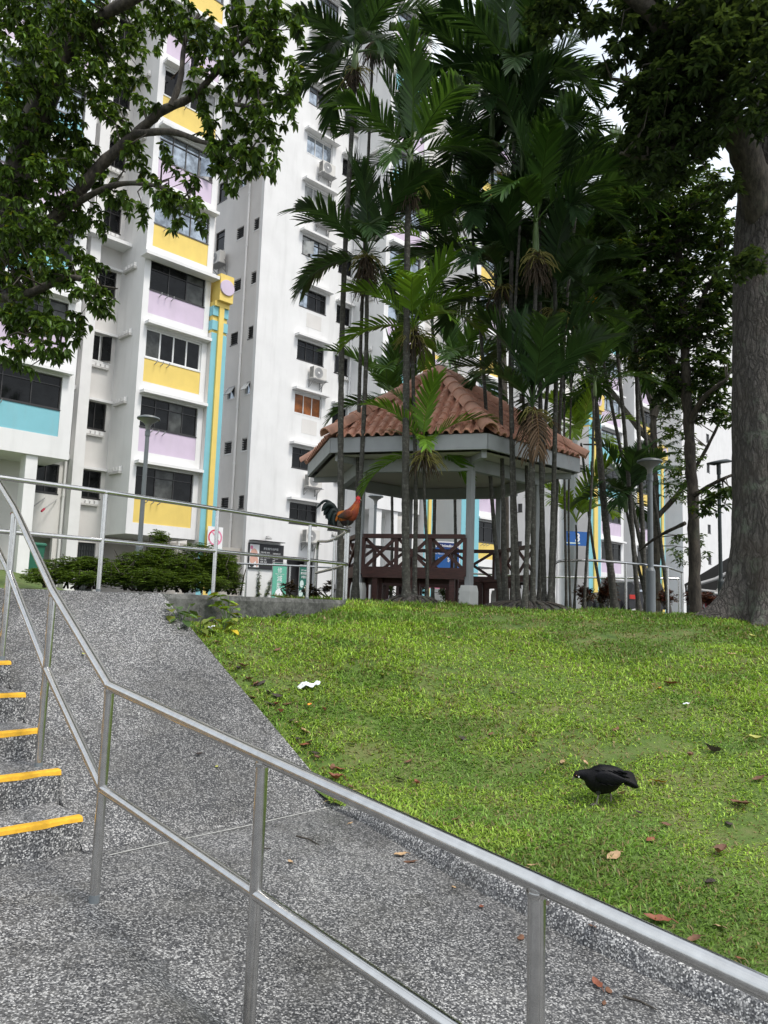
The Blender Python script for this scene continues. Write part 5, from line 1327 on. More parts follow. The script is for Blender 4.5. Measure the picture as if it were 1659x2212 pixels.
P('pale spotted palm stem on the right edge of the right clump', fp_(1186, 1312, 11.2), at(1192, 440, 11.5), .05, 'dark', 9, .95, .4, 15, spin=1.2)
# clump behind the curved railing
P('leaning palm with the thickest stem behind the curved railing', fp_(1330, 1310, 16.2, 1.24), at(1262, 560, 16.2), 0.102, 'mid', 10, 1.26, .5, 16, 1, 1, spin=.4)
P('palm behind the curved railing with an orange flower stalk in its crown', fp_(1382, 1310, 16.6, 1.24), at(1326, 610, 16.6), 0.066, 'dark', 10, 1.26, .4, 17, 2, 1, spin=1.4)
P('palm behind the curved railing with its crown against the dark tree', fp_(1398, 1310, 16.8, 1.24), at(1372, 420, 17.0), 0.066, 'mid', 10, 1.26, .5, 18, spin=2.1)
P('palm behind the curved railing holding one yellow frond', fp_(1412, 1310, 16.9, 1.24), at(1290, 690, 16.8), 0.060, 'dark', 9, 1.21, .3, 19, 1, 0, 0, 1, spin=.8)
P('palm at the right of the railing clump with a low dark crown', fp_(1445, 1310, 17.5, 1.24), at(1370, 760, 17.5), 0.060, 'dark', 10, 1.26, .3, 20, 2, 1, spin=0)
P('slim palm behind the railing with fresh green fronds under the dark crowns', fp_(1305, 1310, 18.6, 1.24), at(1255, 940, 18.6), 0.048, 'lime', 9, 1.09, .2, 21, spin=.3)
P('small bright yellow green palm beside the blue number plate', fp_(1240, 1312, 18.0, 1.24), at(1245, 1120, 18.0), 0.038, 'lime', 8, 1.0, .15, 22, set_=(1,2,2,3), spin=.1)
P('palm standing behind the pavilion with bright fronds left of the dark crowns', fp_(935, 1305, 18., 1.24), at(930, 520, 18.), .06, 'bright', 10, 1.25, .4, 23, spin=1.0)
P('palm behind the pavilion roof with fronds touching the tower window', fp_(845, 1302, 18., 1.24), at(845, 870, 18.), .05, 'mid', 10, 1.15, .3, 24, spin=.2)
P('palm behind the roof apex with fronds spreading over the ridge tiles', fp_(985, 1306, 17.5, 1.24), at(985, 790, 17.5), .05, 'mid', 10, 1.2, .3, 25, 1, 0, spin=1.6)
P('feathery dark palm low behind the railing clump', fp_(1400, 1312, 17., 1.24), at(1352, 1075, 17.), .05, 'dark', 10, 1.0, .3, 26, set_=(1,2,3,4), spin=.9)
P('bare thin black palm stem left of the number plate', fp_(1222, 1312, 14.5, 1.24), at(1215, 600, 14.8), .032, 'dark', 8, 1., .3, 27, spin=.5)
P('second bare thin black palm stem next to the number plate', fp_(1232, 1312, 14.6, 1.24), at(1236, 700, 14.8), .028, 'mid', 8, .95, .3, 28, spin=2.5)
P('thin dark palm stem crossing the right edge of the number plate', fp_(1262, 1312, 14.2, 1.24), at(1285, 820, 14.2), .036, 'mid', 8, 1., .3, 29, spin=1.7)
# root mats of the palm clumps
def root_mat(label, px, py, Y, rx, h, seed):
    p = at(px, py, Y); p.z = lz(p.x, p.y) - .02; g = random.Random(seed); mb = MB()
    mb.loft([[(p.x+rx*k*math.cos(2*PI*i/18)*(1+.2*math.sin(i*3)), p.y+rx*.7*k*math.sin(2*PI*i/18)*(1+.2*math.cos(i*2)), p.z+h*z_+.01*math.sin(i*5)) for i in range(18)] for k, z_ in ((1, -.3), (.85, .35), (.55, .8), (.2, 1.))])
    o = single('palm_root_mat', mb, M['bark'], label, 'root mat', smooth=True, group='root mats under the palm clumps', loc=tuple(p))
    mb = MB()
    for i in range(44):
        a = g.uniform(0, 2*PI); q0 = p + Vector((rx*.5*math.cos(a), rx*.35*math.sin(a), h*.85)); q1 = p + Vector((rx*1.1*math.cos(a), rx*.8*math.sin(a), -.03)); mb.tube([q0, q0.lerp(q1, .5)+Vector((0,0,.03)), q1], .011, 5)
    ORG[o.name] = Vector(p); part('aerial_roots', mb, M['bark_dark'], o, smooth=True)
root_mat('knobbly root mat under the thick palm in front of the pavilion', 893, 1306, 11., .42, .16, 1)
root_mat('wide root mat under the clump of palm stems on the right', 1140, 1313, 11.1, .62, .14, 2)

# ------------------------------------------------------------------ shrubs and small plants
def shrub(name, label, clumps, seed, col, L, W, dens, per, stems, group=None, elev=(-.2, .5), z0=1.36, cat='shrub'):
    g = np.random.default_rng(seed); c0 = Vector(clumps[0][0]); base = Vector((c0.x, c0.y, z0))
    t = thing(name, label, cat, tuple(base), group=group)
    tips = clump_tips(clumps, dens, g); tips = tips[tips[:, 2] > z0 + .01]
    mb = MB(); bones = []
    for c, r in clumps:
        for q in range(stems):
            p1 = Vector(c) + Vector((g.normal()*r[0]*.5, g.normal()*r[1]*.5, r[2]*.2)); b1 = base.lerp(Vector((p1.x, p1.y, z0)), .6 + .2*g.random())
            m = b1.lerp(p1, .5) + Vector((g.normal()*.08, g.normal()*.08, .05)); bones += limb(mb, [b1, m, p1], .014, .006, 5, 4)
    twigs(mb, tips, bones, g, .12 if cat == 'bush' else .012, .004)
    o_ = part('stems', mb, M['bark_dark'], t, smooth=True); o_['kind'] = 'stuff'
    V, F, Cc = whorls(tips, per, L, W, col, g, .4, .15, elev)
    link(bpy.data.objects.new('foliage', np_mesh('foliage', V - np.array(base), F, M['shrubleaf'], Cc)), t)
    return t
def feathery(label, lst, seed):
    g = np.random.default_rng(seed); cl = [(tuple(at(x, y - 6, Y)), (rx*1.08*Y/FPX, max(.3, rx*Y/FPX*.7), ry*1.35*Y/FPX)) for x, y, rx, ry, Y in lst]
    return shrub('feathery_shrub', label, cl, seed, (.11,.18,.034), .046, .0135, 3600, 9, 4, 'fine leaved shrubs behind the platform railing', (-.12, .25))
feathery('sprawling fine leaved shrub with bare twisting stems, left of the grey lamp post', [(150,1232,60,18,9.6),(115,1248,60,14,9.4),(200,1226,50,14,9.8),(95,1255,40,10,9.2),(180,1255,50,12,9.3)], 31)
feathery('broad fine leaved shrub at the foot of the grey lamp post', [(300,1235,55,30,9.8),(350,1225,45,30,10.2),(255,1250,45,22,9.5),(330,1258,60,20,9.4),(345,1200,20,18,10.4)], 32)
feathery('tall fine leaved shrub below the prohibition sign', [(430,1225,55,36,10.2),(390,1245,50,28,9.8),(470,1240,40,32,10.2),(440,1265,55,16,9.6)], 33)
feathery('thin edge of shrub with loose sprays beside the white tower foot', [(492,1240,24,34,10.6),(505,1265,20,18,10.6)], 34)
feathery('young shrub with a tall fern like spray in front of the lamp post base', [(345,1168,16,14,10.6),(350,1190,22,10,10.4)], 35)
RD = [(622,1272,13,13,11.5),(668,1274,11,11,12),(708,1272,9,13,13),(1262,1285,20,22,18),(1300,1290,12,14,18),(1440,1290,20,18,19),(1500,1290,22,20,18),(1530,1296,20,16,18),(830,1276,22,20,17),(900,1278,18,18,17),(970,1284,24,18,17),(1030,1284,20,20,17),(1315,1278,20,28,18),(680,1285,14,12,12)]
LB = ['dark red leaved bush beside the mint banner','dark red leaved bush at the foot of the dark green banner','thin red leaved bush against the white wall behind the rooster rail','dark red bush at the foot of the yellow and teal stripe','small red bush in front of the leaning palm','red bush behind the saucer lamp post','red leaved bush just left of the slim forked tree','red leaved bush between the slim tree and the big root','green bush seen under the left of the pavilion bench','green bush under the pavilion bench beside the thick palm','green bush seen under the middle of the pavilion','reddish bush under the right pavilion column','tall red bush between the railing palms','low red bush by the short curved railing']
for i, (x, y, rx, ry, Y) in enumerate(RD):
    c = at(x, y, Y); s = Y/FPX; cc = (.05,.075,.022) if 8 <= i <= 10 else ((.055,.038,.024) if i in (0, 1, 2, 13) else (.085,.032,.022))
    shrub('leafy_bush', LB[i], [(tuple(c), (rx*s, rx*s*.8, ry*s))], 60+i, cc, .11, .042, 420, 6, 3, 'low bushes round the pavilion', (-.3, .9), z0=c.z-ry*s*1.5, cat='bush')
# creeper stems on the foot of the tower wall
for lab, pts in (('upright creeper climbing the white wall below the black board', [(21.7,1.3),(21.75,1.9),(21.72,2.6)]), ('slanting creeper on the white wall left of the mint banner', [(22.1,1.3),(22.35,1.9),(22.65,2.6)])):
    g = np.random.default_rng(len(lab)); base = xyz(pts[0][0], 29.9, 1.2); t = thing('wall_creeper', lab, 'creeper', tuple(base))
    s = spline([xyz(a, 29.93, z) for a, z in pts], 8); mb = MB(); mb.tube(s, .012, 5); part('stem', mb, M['bark_dark'], t)
    tp = np.array([tuple(p) for p in s for _ in range(5)]) + g.normal(0, .05, (len(s)*5, 3)); tp = tp[g.random(len(tp)) < np.clip(1.5 - (tp[:, 2]-1.3)*.9, .2, 1)]
    V, F, Cc = whorls(tp, 4, .09, .06, (.09,.13,.04), g, .3, .2); link(bpy.data.objects.new('leaves', np_mesh('leaves', V - np.array(base), F, M['shrubleaf'], Cc)), t)
# broad-leaved weeds at the foot of the low wall
def weed(label, px, py, Y, n, size, col, seed, h=.2):
    p = at(px, py, Y); p.z = lz(p.x, p.y) - .02; g = np.random.default_rng(seed)
    t = thing('broad_leaved_weed', label, 'weed', tuple(p), group='weeds at the foot of the low wall')
    mb = MB(); tips = []
    for i in range(max(2, n//3)):
        a = g.uniform(0, 2*PI); q = p + Vector((math.cos(a)*size*.9, math.sin(a)*size*.5, h*g.uniform(.5, 1.1))); mb.tube([p, p.lerp(q, .5)+Vector((0,0,.03)), q], [.006, .005, .003], 5); tips.append(tuple(q))
    part('stem', mb, M['crownshaft'], t)
    for i in range(n):
        q = Vector(tips[i % len(tips)]) - Vector((0,0,.05*(i//len(tips)))); a = g.uniform(0, 2*PI); d = np.array([[math.cos(a), math.sin(a), g.uniform(-.3, .4)]])
        c = np.array([col])*(1+.25*g.normal())*(np.array([2.0, 1.3, .6]) if g.random() < .2 else 1)
        V, F, Cc = leaf_arrays(np.array([tuple(q)]), d, size*g.uniform(.8, 1.2), size*.72, c, .12, .35)
        link(bpy.data.objects.new('leaf', np_mesh('leaf', V - np.array(p), F, M['shrubleaf'], Cc)), t)
weed('dark green weed hanging over the corner where the slab meets the wall', 392, 1308, 6.6, 22, .11, (0.074,0.135,0.041), 1, .26)
weed('yellow green weed standing against the low wall', 492, 1328, 7.25, 24, .11, (0.162,0.270,0.041), 2, .34)
weed('small weed with yellowing leaves in the hollow below the wall', 432, 1336, 6.75, 14, .10, (0.189,0.243,0.047), 3, .2)
weed('pale weed with two yellow leaves below the taller yellow green weed', 480, 1345, 7.0, 14, .10, (0.257,0.297,0.054), 4, .16)
weed('low weed at the right end of the low wall', 615, 1330, 7.95, 10, .08, (0.081,0.149,0.041), 5, .10)
weed('tiny weed against the middle of the low wall', 650, 1330, 8.25, 8, .07, (0.081,0.162,0.041), 6, .08)
weed('weed sprouting beside the slab edge', 405, 1345, 6.75, 8, .08, (0.135,0.230,0.041), 7, .13)

# ------------------------------------------------------------------ grass
def vnoise(x, y, s, seed):
    g = np.random.default_rng(seed); o = np.zeros(len(x))
    for i in range(9):
        a = g.uniform(0, 2*PI); k = s*2**g.uniform(-1, 1.4); o += np.sin((x*math.cos(a) + y*math.sin(a))*k + g.uniform(0, 6))/9**.5
    return o
g3 = np.random.default_rng(3)
def grass(n, alo, ahi, blo, bhi, dens):
    a = g3.uniform(alo, ahi, n); b = g3.uniform(blo, bhi, n); x, y = (a-b)*S2, (a+b)*S2
    dist = np.hypot(x, y)
    bare = vnoise(x, y, 2.4, 8) + .5*vnoise(x, y, 6., 9)
    keep = on_lawn(a, b) & (g3.random(n) < np.clip(dens(dist), 0, 1)) & ((bare < .85) | (g3.random(n) < np.where(bare < 1.3, .4, .12))) & (y > -1.5)
    return a[keep], b[keep], x[keep], y[keep], dist[keep], bare[keep]
a, b, x, y, dist, bare = grass(3000000, 3.4, 16.6, -7, 9.2, lambda d: np.where(d < 4, 1.0, (4/np.maximum(d, 4))**1.5)*.9)
n = len(a); z = lawn_z(a, b); print('blades', n)
az = g3.uniform(0, 2*PI, n); el = g3.uniform(.15, 1.25, n); k = 1 + np.clip((dist-4)/8, 0, 1)*.8
L = g3.uniform(.018, .052, n)*k*(1 + .25*vnoise(x, y, 1.6, 10)).clip(.5, 1.6); W = g3.uniform(.0022, .0042, n)*k
wd_ = g3.random(n) < .13; W[wd_] *= 2.3; L[wd_] *= .6
d1 = np.stack([np.cos(az)*np.cos(el), np.sin(az)*np.cos(el), np.sin(el)], -1); e2_ = el - g3.uniform(.3, 1.2, n)
d2 = np.stack([np.cos(az)*np.cos(e2_), np.sin(az)*np.cos(e2_), np.sin(e2_)], -1); s = np.stack([-np.sin(az), np.cos(az), np.zeros(n)], -1)
p0 = np.stack([x, y, z-.006], -1); p1 = p0 + d1*(L*.55)[:, None]; p2 = p1 + d2*(L*.6)[:, None]; sw = s*W[:, None]
V = np.stack([p0-sw*.7, p0+sw*.7, p1+sw, p1-sw, p2], 1).reshape(-1, 3)
kk = (np.arange(n)*5)[:, None]; Fq = kk + np.array([0, 1, 2, 3]); Ft = kk + np.array([3, 2, 4])
c = np.array([.215, .365, .060])[None]*(1 + .28*g3.normal(0, 1, (n, 1))).clip(.4, 1.9)
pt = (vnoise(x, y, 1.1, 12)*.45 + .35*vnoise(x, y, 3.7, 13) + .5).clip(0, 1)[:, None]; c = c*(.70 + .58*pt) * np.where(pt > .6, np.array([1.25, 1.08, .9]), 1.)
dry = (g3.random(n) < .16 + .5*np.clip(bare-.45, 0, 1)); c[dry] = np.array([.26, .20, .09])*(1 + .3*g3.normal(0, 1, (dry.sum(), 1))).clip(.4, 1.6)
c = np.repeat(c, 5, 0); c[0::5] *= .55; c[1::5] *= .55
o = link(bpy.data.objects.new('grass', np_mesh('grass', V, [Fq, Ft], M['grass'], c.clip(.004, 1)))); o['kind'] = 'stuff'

# ------------------------------------------------------------------ fallen leaves and litter
def leaf_obj(seed, L, W, mat, curl):
    g = random.Random(seed); mb = MB(); n = 7
    for i in range(n+1):
        t = i/n; hw = W*math.sin(PI*t)**.8*(1 if t < .5 else .9); zz_ = curl*L*(t-.5)**2*2 + g.uniform(-.003, .003)
        for s in (-1, -.5, 0, .5, 1): mb.v.append((L*(t-.5), s*hw, zz_ + abs(s)*hw*curl*1.6 + g.uniform(-.002, .002)))
    mb.f = [(i*5+j, i*5+j+1, i*5+6+j, i*5+5+j) for i in range(n) for j in range(4)]; mb.m = [0]*len(mb.f)
    mb.tube([(-L*.72, 0, .0), (-L*.5, 0, curl*L*.5)], .0015, 4)
    return mb.mesh('fallen_leaf', mat, smooth=True)
M['lf_brown'] = mk('brown_dead_leaf', (.16,.075,.04), .7, .35, 30); M['lf_red'] = mk('red_brown_dead_leaf', (.22,.07,.035), .65, .3, 30); M['lf_tan'] = mk('tan_dead_leaf', (.42,.28,.15), .7, .25, 30)
M['lf_orange'] = mk('orange_dead_leaf', (.55,.26,.04), .6, .25, 30); M['lf_yellow'] = mk('yellow_green_dead_leaf', (.42,.42,.10), .6, .2, 30); M['lf_dark'] = mk('dark_dead_leaf', (.05,.035,.03), .7, .35, 30)
LF = {k_: [leaf_obj(i*7+j, .085, .022, M['lf_'+k_], cu) for j, cu in enumerate((.25, .6, -.1))] for i, k_ in enumerate(('brown','red','tan','orange','yellow','dark'))}
LT = dict(brown='brown dead leaf lying on the green lawn', red='reddish brown dead leaf lying on the green lawn', tan='pale tan dead leaf lying on the green lawn', orange='orange dead leaf lying on the green lawn', yellow='yellow green fallen leaf lying on the green lawn', dark='dark withered leaf lying on the green lawn')
def ground_z(x_, y_):
    p = ab((x_, y_, 0))
    if 1.85 < p.x < 3.49 and 3.8 < p.y < 6.3:
        s_ = (p.x-1.85)/1.64; b0_ = 3.915*(1-s_)+3.8*s_; b1_ = 6.76*(1-s_)+6.25*s_
        return max(0, 1.325*(p.y-b0_)/(b1_-b0_))+.006
    if p.x < 3.25: return ramp_z(p.x, p.y)
    return lz(x_, y_)
LEAVES = []
def fall(col, px, py, size=1., label=None, lawn_=True, plane=None):
    if lawn_: q = hit(px, py)
    else:
        d = CAM @ Vector(((px - CX) / FPX, -(py - CY) / FPX, -1.)); t = 1.
        while t < 9:
            q = EYE + d*t
            if q.z < ground_z(q.x, q.y): break
            t += .005
    o = link(bpy.data.objects.new('fallen_leaf', rnd.choice(LF[col]))); o.location = (q.x, q.y, q.z + (.022 if lawn_ else .008))
    o.rotation_euler = (rnd.uniform(-.35, .35) if lawn_ else rnd.uniform(-.1, .1), rnd.uniform(-.35, .35) if lawn_ else rnd.uniform(-.1, .1), rnd.uniform(0, 6.3)); s_ = size*rnd.uniform(.8, 1.25); o.scale = (s_, s_, s_)
    LEAVES.append((o, col, px, py, size, label))
for col, x_, y_, s_ in [('tan',1285,1393,1.1),('yellow',1625,1380,1.1),('tan',1580,1415,1.2),('red',1450,1482,1.5),('orange',1425,1490,.8),('red',1105,1412,1.),('yellow',825,1464,1.1),('brown',690,1392,1.),('brown',600,1410,1.),('dark',560,1480,1.2),('brown',545,1510,1.1),('dark',585,1525,1.1),('brown',620,1525,.9),
 ('tan',1515,1446,1.),('yellow',1630,1604,1.3),('dark',1540,1630,1.3),('brown',1490,1640,1.),('tan',1215,1650,.9),('tan',1265,1655,.6),('red',1385,1560,1.2),('brown',1330,1580,.9),('brown',1215,1560,.7),('yellow',925,1560,1.1),('dark',1000,1600,1.1),('brown',1060,1590,.9),('red',700,1540,.7),('brown',880,1650,.8),('dark',640,1600,.8),('red',900,1700,.9),
 ('orange',1425,1697,1.2),('tan',1345,1724,.9),('tan',1300,1716,.8),('brown',1600,1745,1.6),('dark',1575,1785,1.2),('brown',1440,1790,.7),('red',1405,1820,.8),('brown',1410,1800,.6),('dark',1380,1765,.6),('tan',1325,1860,1.2),('dark',1530,1910,1.2),('red',1420,1998,1.3),('brown',1555,1850,1.2),('tan',1120,1890,.9),('tan',1150,1880,.7),('brown',985,1780,.7),('dark',860,1690,.9),('tan',930,1470,.7),('brown',1180,1445,.7),('tan',1600,1475,.8),('brown',850,1330,.9),('dark',1400,1340,.8),('brown',1520,1355,1.),('tan',1050,1330,.8),('yellow',760,1610,.7),('brown',790,1440,.8),('tan',970,1380,.7),('red',1250,1500,.7),('dark',1110,1500,.7),('brown',1640,1690,1.),('tan',1555,2010,.9),('brown',1280,2010,.8),('dark',1180,1960,.8),('red',1600,2080,.9),('brown',1500,2040,.8)]:
    fall(col, x_, y_, s_)
for i_ in range(26):
    t_ = i_/26; x_ = 440 + 330*t_ + rnd.uniform(8, 46); y_ = 1385 + 375*t_ + rnd.uniform(-8, 8)
    fall(rnd.choice(['brown', 'dark', 'red', 'dark', 'brown', 'tan']), x_, y_, rnd.uniform(.7, 1.15))
for col, x_, y_, s_, lb in [('dark',430,1633,.8,'dark curled leaf lying alone on the sloping pebble slab'),('yellow',468,1657,.7,'yellow green leaf lying on the sloping pebble slab'),('yellow',180,1413,.7,'small yellow leaf high on the sloping pebble slab'),('tan',627,1865,.7,'tan leaf lying on the ramp between two rail posts'),('red',735,1728,1.1,'red brown leaf at the corner where the kerb begins'),('tan',865,1850,1.3,'long tan leaf beside the start of the kerb'),('brown',885,1862,1.2,'brown leaf touching the long tan leaf by the kerb'),('red',1040,1963,.7,'small red leaf on the ramp below the kerb'),('brown',1125,2027,.9,'brown leaf just left of the nearest rail post'),('red',1290,2130,1.,'red brown leaf lying in the gutter of the kerb'),('brown',1315,2142,.9,'brown leaf beside the red brown leaf in the gutter'),('tan',757,1782,.7,'tan leaf at the foot of the kerb near its start'),('brown',1305,2170,.6,'little brown leaf lowest in the kerb gutter'),('tan',980,1918,.6,'pale leaf crumb on the ramp near the kerb')]:
    fall(col, x_, y_, s_*.8, lb, False)
# every leaf is told apart by colour, size and what it lies next to
MARKS = [(1300,1700,'the black hen'),(667,1490,'the white tissue'),(1483,1531,'the white paper crumb'),(560,1320,'the low wall'),(900,1318,'the pavilion palm roots'),(1140,1322,'the clump of palm stems'),(1640,1330,'the massive trunk'),(1340,1322,'the curved railing'),(500,1440,'the upper slab edge'),(590,1560,'the middle of the slab edge'),(680,1670,'the lower slab edge'),(700,1700,'the start of the kerb'),(1000,1880,'the middle of the kerb'),(1420,2090,'the near end of the kerb'),(1155,1900,'the nearest rail post')]
ADJ = dict(brown='brown', red='reddish', tan='pale tan', orange='orange', yellow='yellow green', dark='dark withered')
seen_labels = {}
for o_, col, px, py, size, lab in LEAVES:
    if not lab:
        d, mx_, my_, nm = min((math.hypot(px-a_, (py-b_)*1.6), a_, b_, nm_) for a_, b_, nm_ in MARKS)
        dx, dy = px-mx_, (py-my_)*1.6
        where = ('left of' if dx < 0 else 'right of') if abs(dx) > abs(dy) else ('uphill of' if dy < 0 else 'downhill of')
        dist_ = 'close' if d < 110 else 'some way' if d < 240 else 'far'
        lab = '%s%s dead leaf on grass %s %s %s' % ('large ' if size >= 1.2 else 'tiny ' if size <= .7 else '', ADJ[col], dist_, where, nm)
    seen_labels.setdefault(lab, []).append(o_)
for lab, os_ in seen_labels.items():
    os_.sort(key=lambda o: -o.location.y)
    for i_, o_ in enumerate(os_):
        ext = '' if len(os_) == 1 else ', higher' if i_ == 0 else ', lower' if i_ == len(os_)-1 else ', middle'
        tag(o_, lab + ext, 'leaf', 'fallen leaves')
# white tissue, bright wrapper, small white scraps
def tissue(label, px, py, sx, sy, seed, mat='paper', n=9):
    q = hit(px, py); g = random.Random(seed); mb = MB()
    for i in range(n+1):
        for j in range(n+1):
            u, v = i/n-.5, j/n-.5; r_ = 1 + .25*math.sin(5*math.atan2(v, u)+seed); mb.v.append((u*sx*r_, v*sy*r_, sy*(.13*math.sin(u*9+seed)+.10*math.cos(v*8)+.07*g.uniform(-1, 1))))
    mb.f = [(i*(n+1)+j, (i+1)*(n+1)+j, (i+1)*(n+1)+j+1, i*(n+1)+j+1) for i in range(n) for j in range(n)]; mb.m = [0]*len(mb.f)
    o = single('litter', mb, M[mat], label, 'litter', smooth=False); o.location = q + Vector((0, 0, .045)); o.rotation_euler = (R(14), R(-6), g.uniform(-.4, .4)); return o
tissue('crumpled white tissue lying on the lawn near the slab edge', 667, 1490, .15, .085, 3)
tissue('small white scrap of paper below the weeds by the wall', 455, 1365, .07, .05, 5)
o = tissue('tiny red and yellow sweet wrapper on the lawn below the white tissue', 668, 1533, .035, .03, 6, 'nosing', 4)
o.data.materials.append(M['red'])
for p_ in list(o.data.polygons)[::3]: p_.material_index = 1
tissue('little white paper crumb on the grass far uphill right of the hen', 1483, 1531, .045, .022, 8)
# twigs lying on the ramp
for lb, x0, y0, x1, y1 in (('thin dark twig lying on the ramp by the kerb', 640, 1808, 690, 1828), ('dark twig lying beside the second rail post', 548, 1842, 585, 1835), ('twig lying in the kerb gutter', 1345, 2155, 1420, 2185)):
    pp = []
    for px, py in ((x0, y0), ((x0+x1)/2, (y0+y1)/2-4), (x1, y1)):
        d = CAM @ Vector(((px - CX) / FPX, -(py - CY) / FPX, -1.)); t = 1.
        while True:
            q = EYE + d*t
            if q.z < ground_z(q.x, q.y) or t > 9: break
            t += .005
        pp.append(q + Vector((0, 0, .006)))
    mb = MB(); mb.tube(pp, [.005, .004, .002], 5); single('twig', mb, M['bark_dark'], lb, 'twig', loc=tuple(pp[0]))

# ------------------------------------------------------------------ birds
def feathers(name, col, rough=.5, sheen=None):
    m, n, b = nodes(name); a = N(n, 'ShaderNodeVertexColor', layer_name='col')
    f = ramp(n, noise(n, 90, 4), [(.3, (.6, .6, .6)), (.7, (1.15, 1.15, 1.15))])
    n.links.new(mixc(n, 1., a.outputs[0], f, 'MULTIPLY'), b.inputs['Base Color']); b.inputs['Roughness'].default_value = rough; b.inputs['Specular IOR Level'].default_value = .18
    bump(n, b, noise(n, 130, 3), .5, .004); return m
M['feather'] = feathers('feathers', None, .55)
M['claw'] = mk('grey_scaly_leg', (.20,.17,.15), .7, .25, 60); M['comb'] = mk('red_comb_skin', (.48,.018,.02), .55, .2, 60); M['beak'] = mk('horn_beak', (.16,.13,.10), .5, .15, 60)
M['eye'] = mk('bird_eye', (.30,.10,.02), .15, .1); M['lobe'] = mk('pale_ear_lobe', (.62,.62,.60), .6, .05)
def spine_loft(name, spine, cols, par, n=16, squash_low=1.0, rough=0, seed=1, k=4):
    """body as one surface: spine rows (x, z, half height, half width); colour per row"""
    g = np.random.default_rng(seed); S = np.array(spine, float); Cx = np.array(cols, float); m = len(S)
    ts = np.linspace(0, m-1, (m-1)*k+1); 
    def cr(A, t):
        i = min(int(t), m-2); u = t-i; p0, p1, p2, p3 = A[max(i-1, 0)], A[i], A[i+1], A[min(i+2, m-1)]
        return .5*((2*p1)+(p2-p0)*u+(2*p0-5*p1+4*p2-p3)*u*u+(3*p1-p0-3*p2+p3)*u**3)
    P_ = np.array([cr(S, t) for t in ts]); K = np.array([Cx[min(int(t), m-2)]*(1-(t-int(min(t, m-2)))) + Cx[min(int(t)+1, m-1)]*(t-int(min(t, m-2))) if t < m-1 else Cx[-1] for t in ts])
    V, Cc = [], []
    for i, (x_, z_, h, w2) in enumerate(P_):
        d = P_[min(i+1, len(P_)-1)][:2] - P_[max(i-1, 0)][:2]; d /= np.linalg.norm(d)+1e-9; up = np.array([-d[1], d[0]])
        for j in range(n):
            a_ = 2*PI*j/n; hh = max(h, .001)*(1 + rough*g.normal()); ww = max(w2, .001)*(1 + rough*g.normal())
            V.append((x_ + up[0]*hh*math.sin(a_), ww*math.cos(a_), z_ + up[1]*hh*math.sin(a_))); Cc.append(K[i]*(1+.12*g.normal()))
    r_ = len(P_); q = [(i*n+j, i*n+(j+1) % n, (i+1)*n+(j+1) % n, (i+1)*n+j) for i in range(r_-1) for j in range(n)]
    V.append((P_[0][0], 0, P_[0][1])); V.append((P_[-1][0], 0, P_[-1][1])); Cc += [K[0], K[-1]]
    t3 = [((j+1) % n, j, r_*n) for j in range(n)] + [((r_-1)*n+j, (r_-1)*n+(j+1) % n, r_*n+1) for j in range(n)]
    me = np_mesh(name, np.array(V), [np.array(q), np.array(t3)], M['feather'], np.clip(np.array(Cc), .002, 1), smooth=True)
    return inst(name, me, par)
def plume(name, pts, w0, cols, par, mat='feather', tilt=0., th=.004, n=5):
    """one flat curved feather with thickness, along a spline in the bird's frame"""
    s = spline(pts, 6); m = len(s); V, Cc = [], []
    for i, p in enumerate(s):
        t = i/(m-1); d = (s[min(i+1, m-1)] - s[max(i-1, 0)]).normalized(); sd = Vector((math.sin(tilt)*.0, 1, 0)) if abs(d.y) < .9 else Vector((1, 0, 0))
        up = sd.cross(d).normalized(); sd = Matrix.Rotation(tilt, 3, d) @ up; nn = d.cross(sd).normalized()
        hw = w0*(.35+.65*min(1, t*3))*(1 if t < .7 else max(.08, math.cos((t-.7)/.3*PI/2)))
        for u, h in ((-1, 0), (0, th), (1, 0), (0, -th)): V.append(tuple(p + sd*hw*u + nn*h)); Cc.append(np.array(cols[0])*(1-t) + np.array(cols[1])*t)
    F = [(i*4+j, i*4+(j+1) % 4, i*4+4+(j+1) % 4, i*4+4+j) for i in range(m-1) for j in range(4)]
    return inst(name, np_mesh(name, np.array(V), np.array(F), M['feather'], np.clip(np.array(Cc), .002, 1), smooth=True), par)
def leg_mesh(hip, ankle, foot, r=.0055, fwd=1):
    mb = MB(); mb.tube([hip, ankle], [r*1.6, r], 7); mb.tube([ankle, foot], [r, r*.9], 7)
    f = Vector(foot)
    for a_, L in ((0, .042), (.55, .036), (-.55, .036), (PI, .022)):
        d = Vector((math.cos(a_)*fwd, math.sin(a_), 0)); mb.tube([f + Vector((0,0,.003)), f + d*L*.5 + Vector((0,0,.004)), f + d*L - Vector((0,0,.004))], [r*.8, r*.6, r*.3], 5)
    return mb
BK, BK2 = (.0035,.0035,.004), (.005,.005,.007)
q = hit(1300, 1737)
HEN = thing('hen', 'black hen bending forward to peck on the sloping lawn', 'hen', (q.x, q.y, q.z), PI - .06)
HEN.scale = (.95, .96, 1.0)
spine_loft('body', [(-.150,.172,.022,.018),(-.125,.172,.045,.034),(-.085,.166,.070,.054),(-.035,.154,.086,.066),(.02,.148,.088,.068),(.065,.156,.072,.056),(.098,.168,.042,.037),(.122,.172,.031,.027),(.143,.172,.026,.023),(.160,.168,.023,.020),(.174,.162,.015,.014),(.180,.158,.007,.007)],
           [BK]*7 + [BK2]*2 + [(.012,.009,.009)]*3, HEN, 18, rough=.012, seed=2)
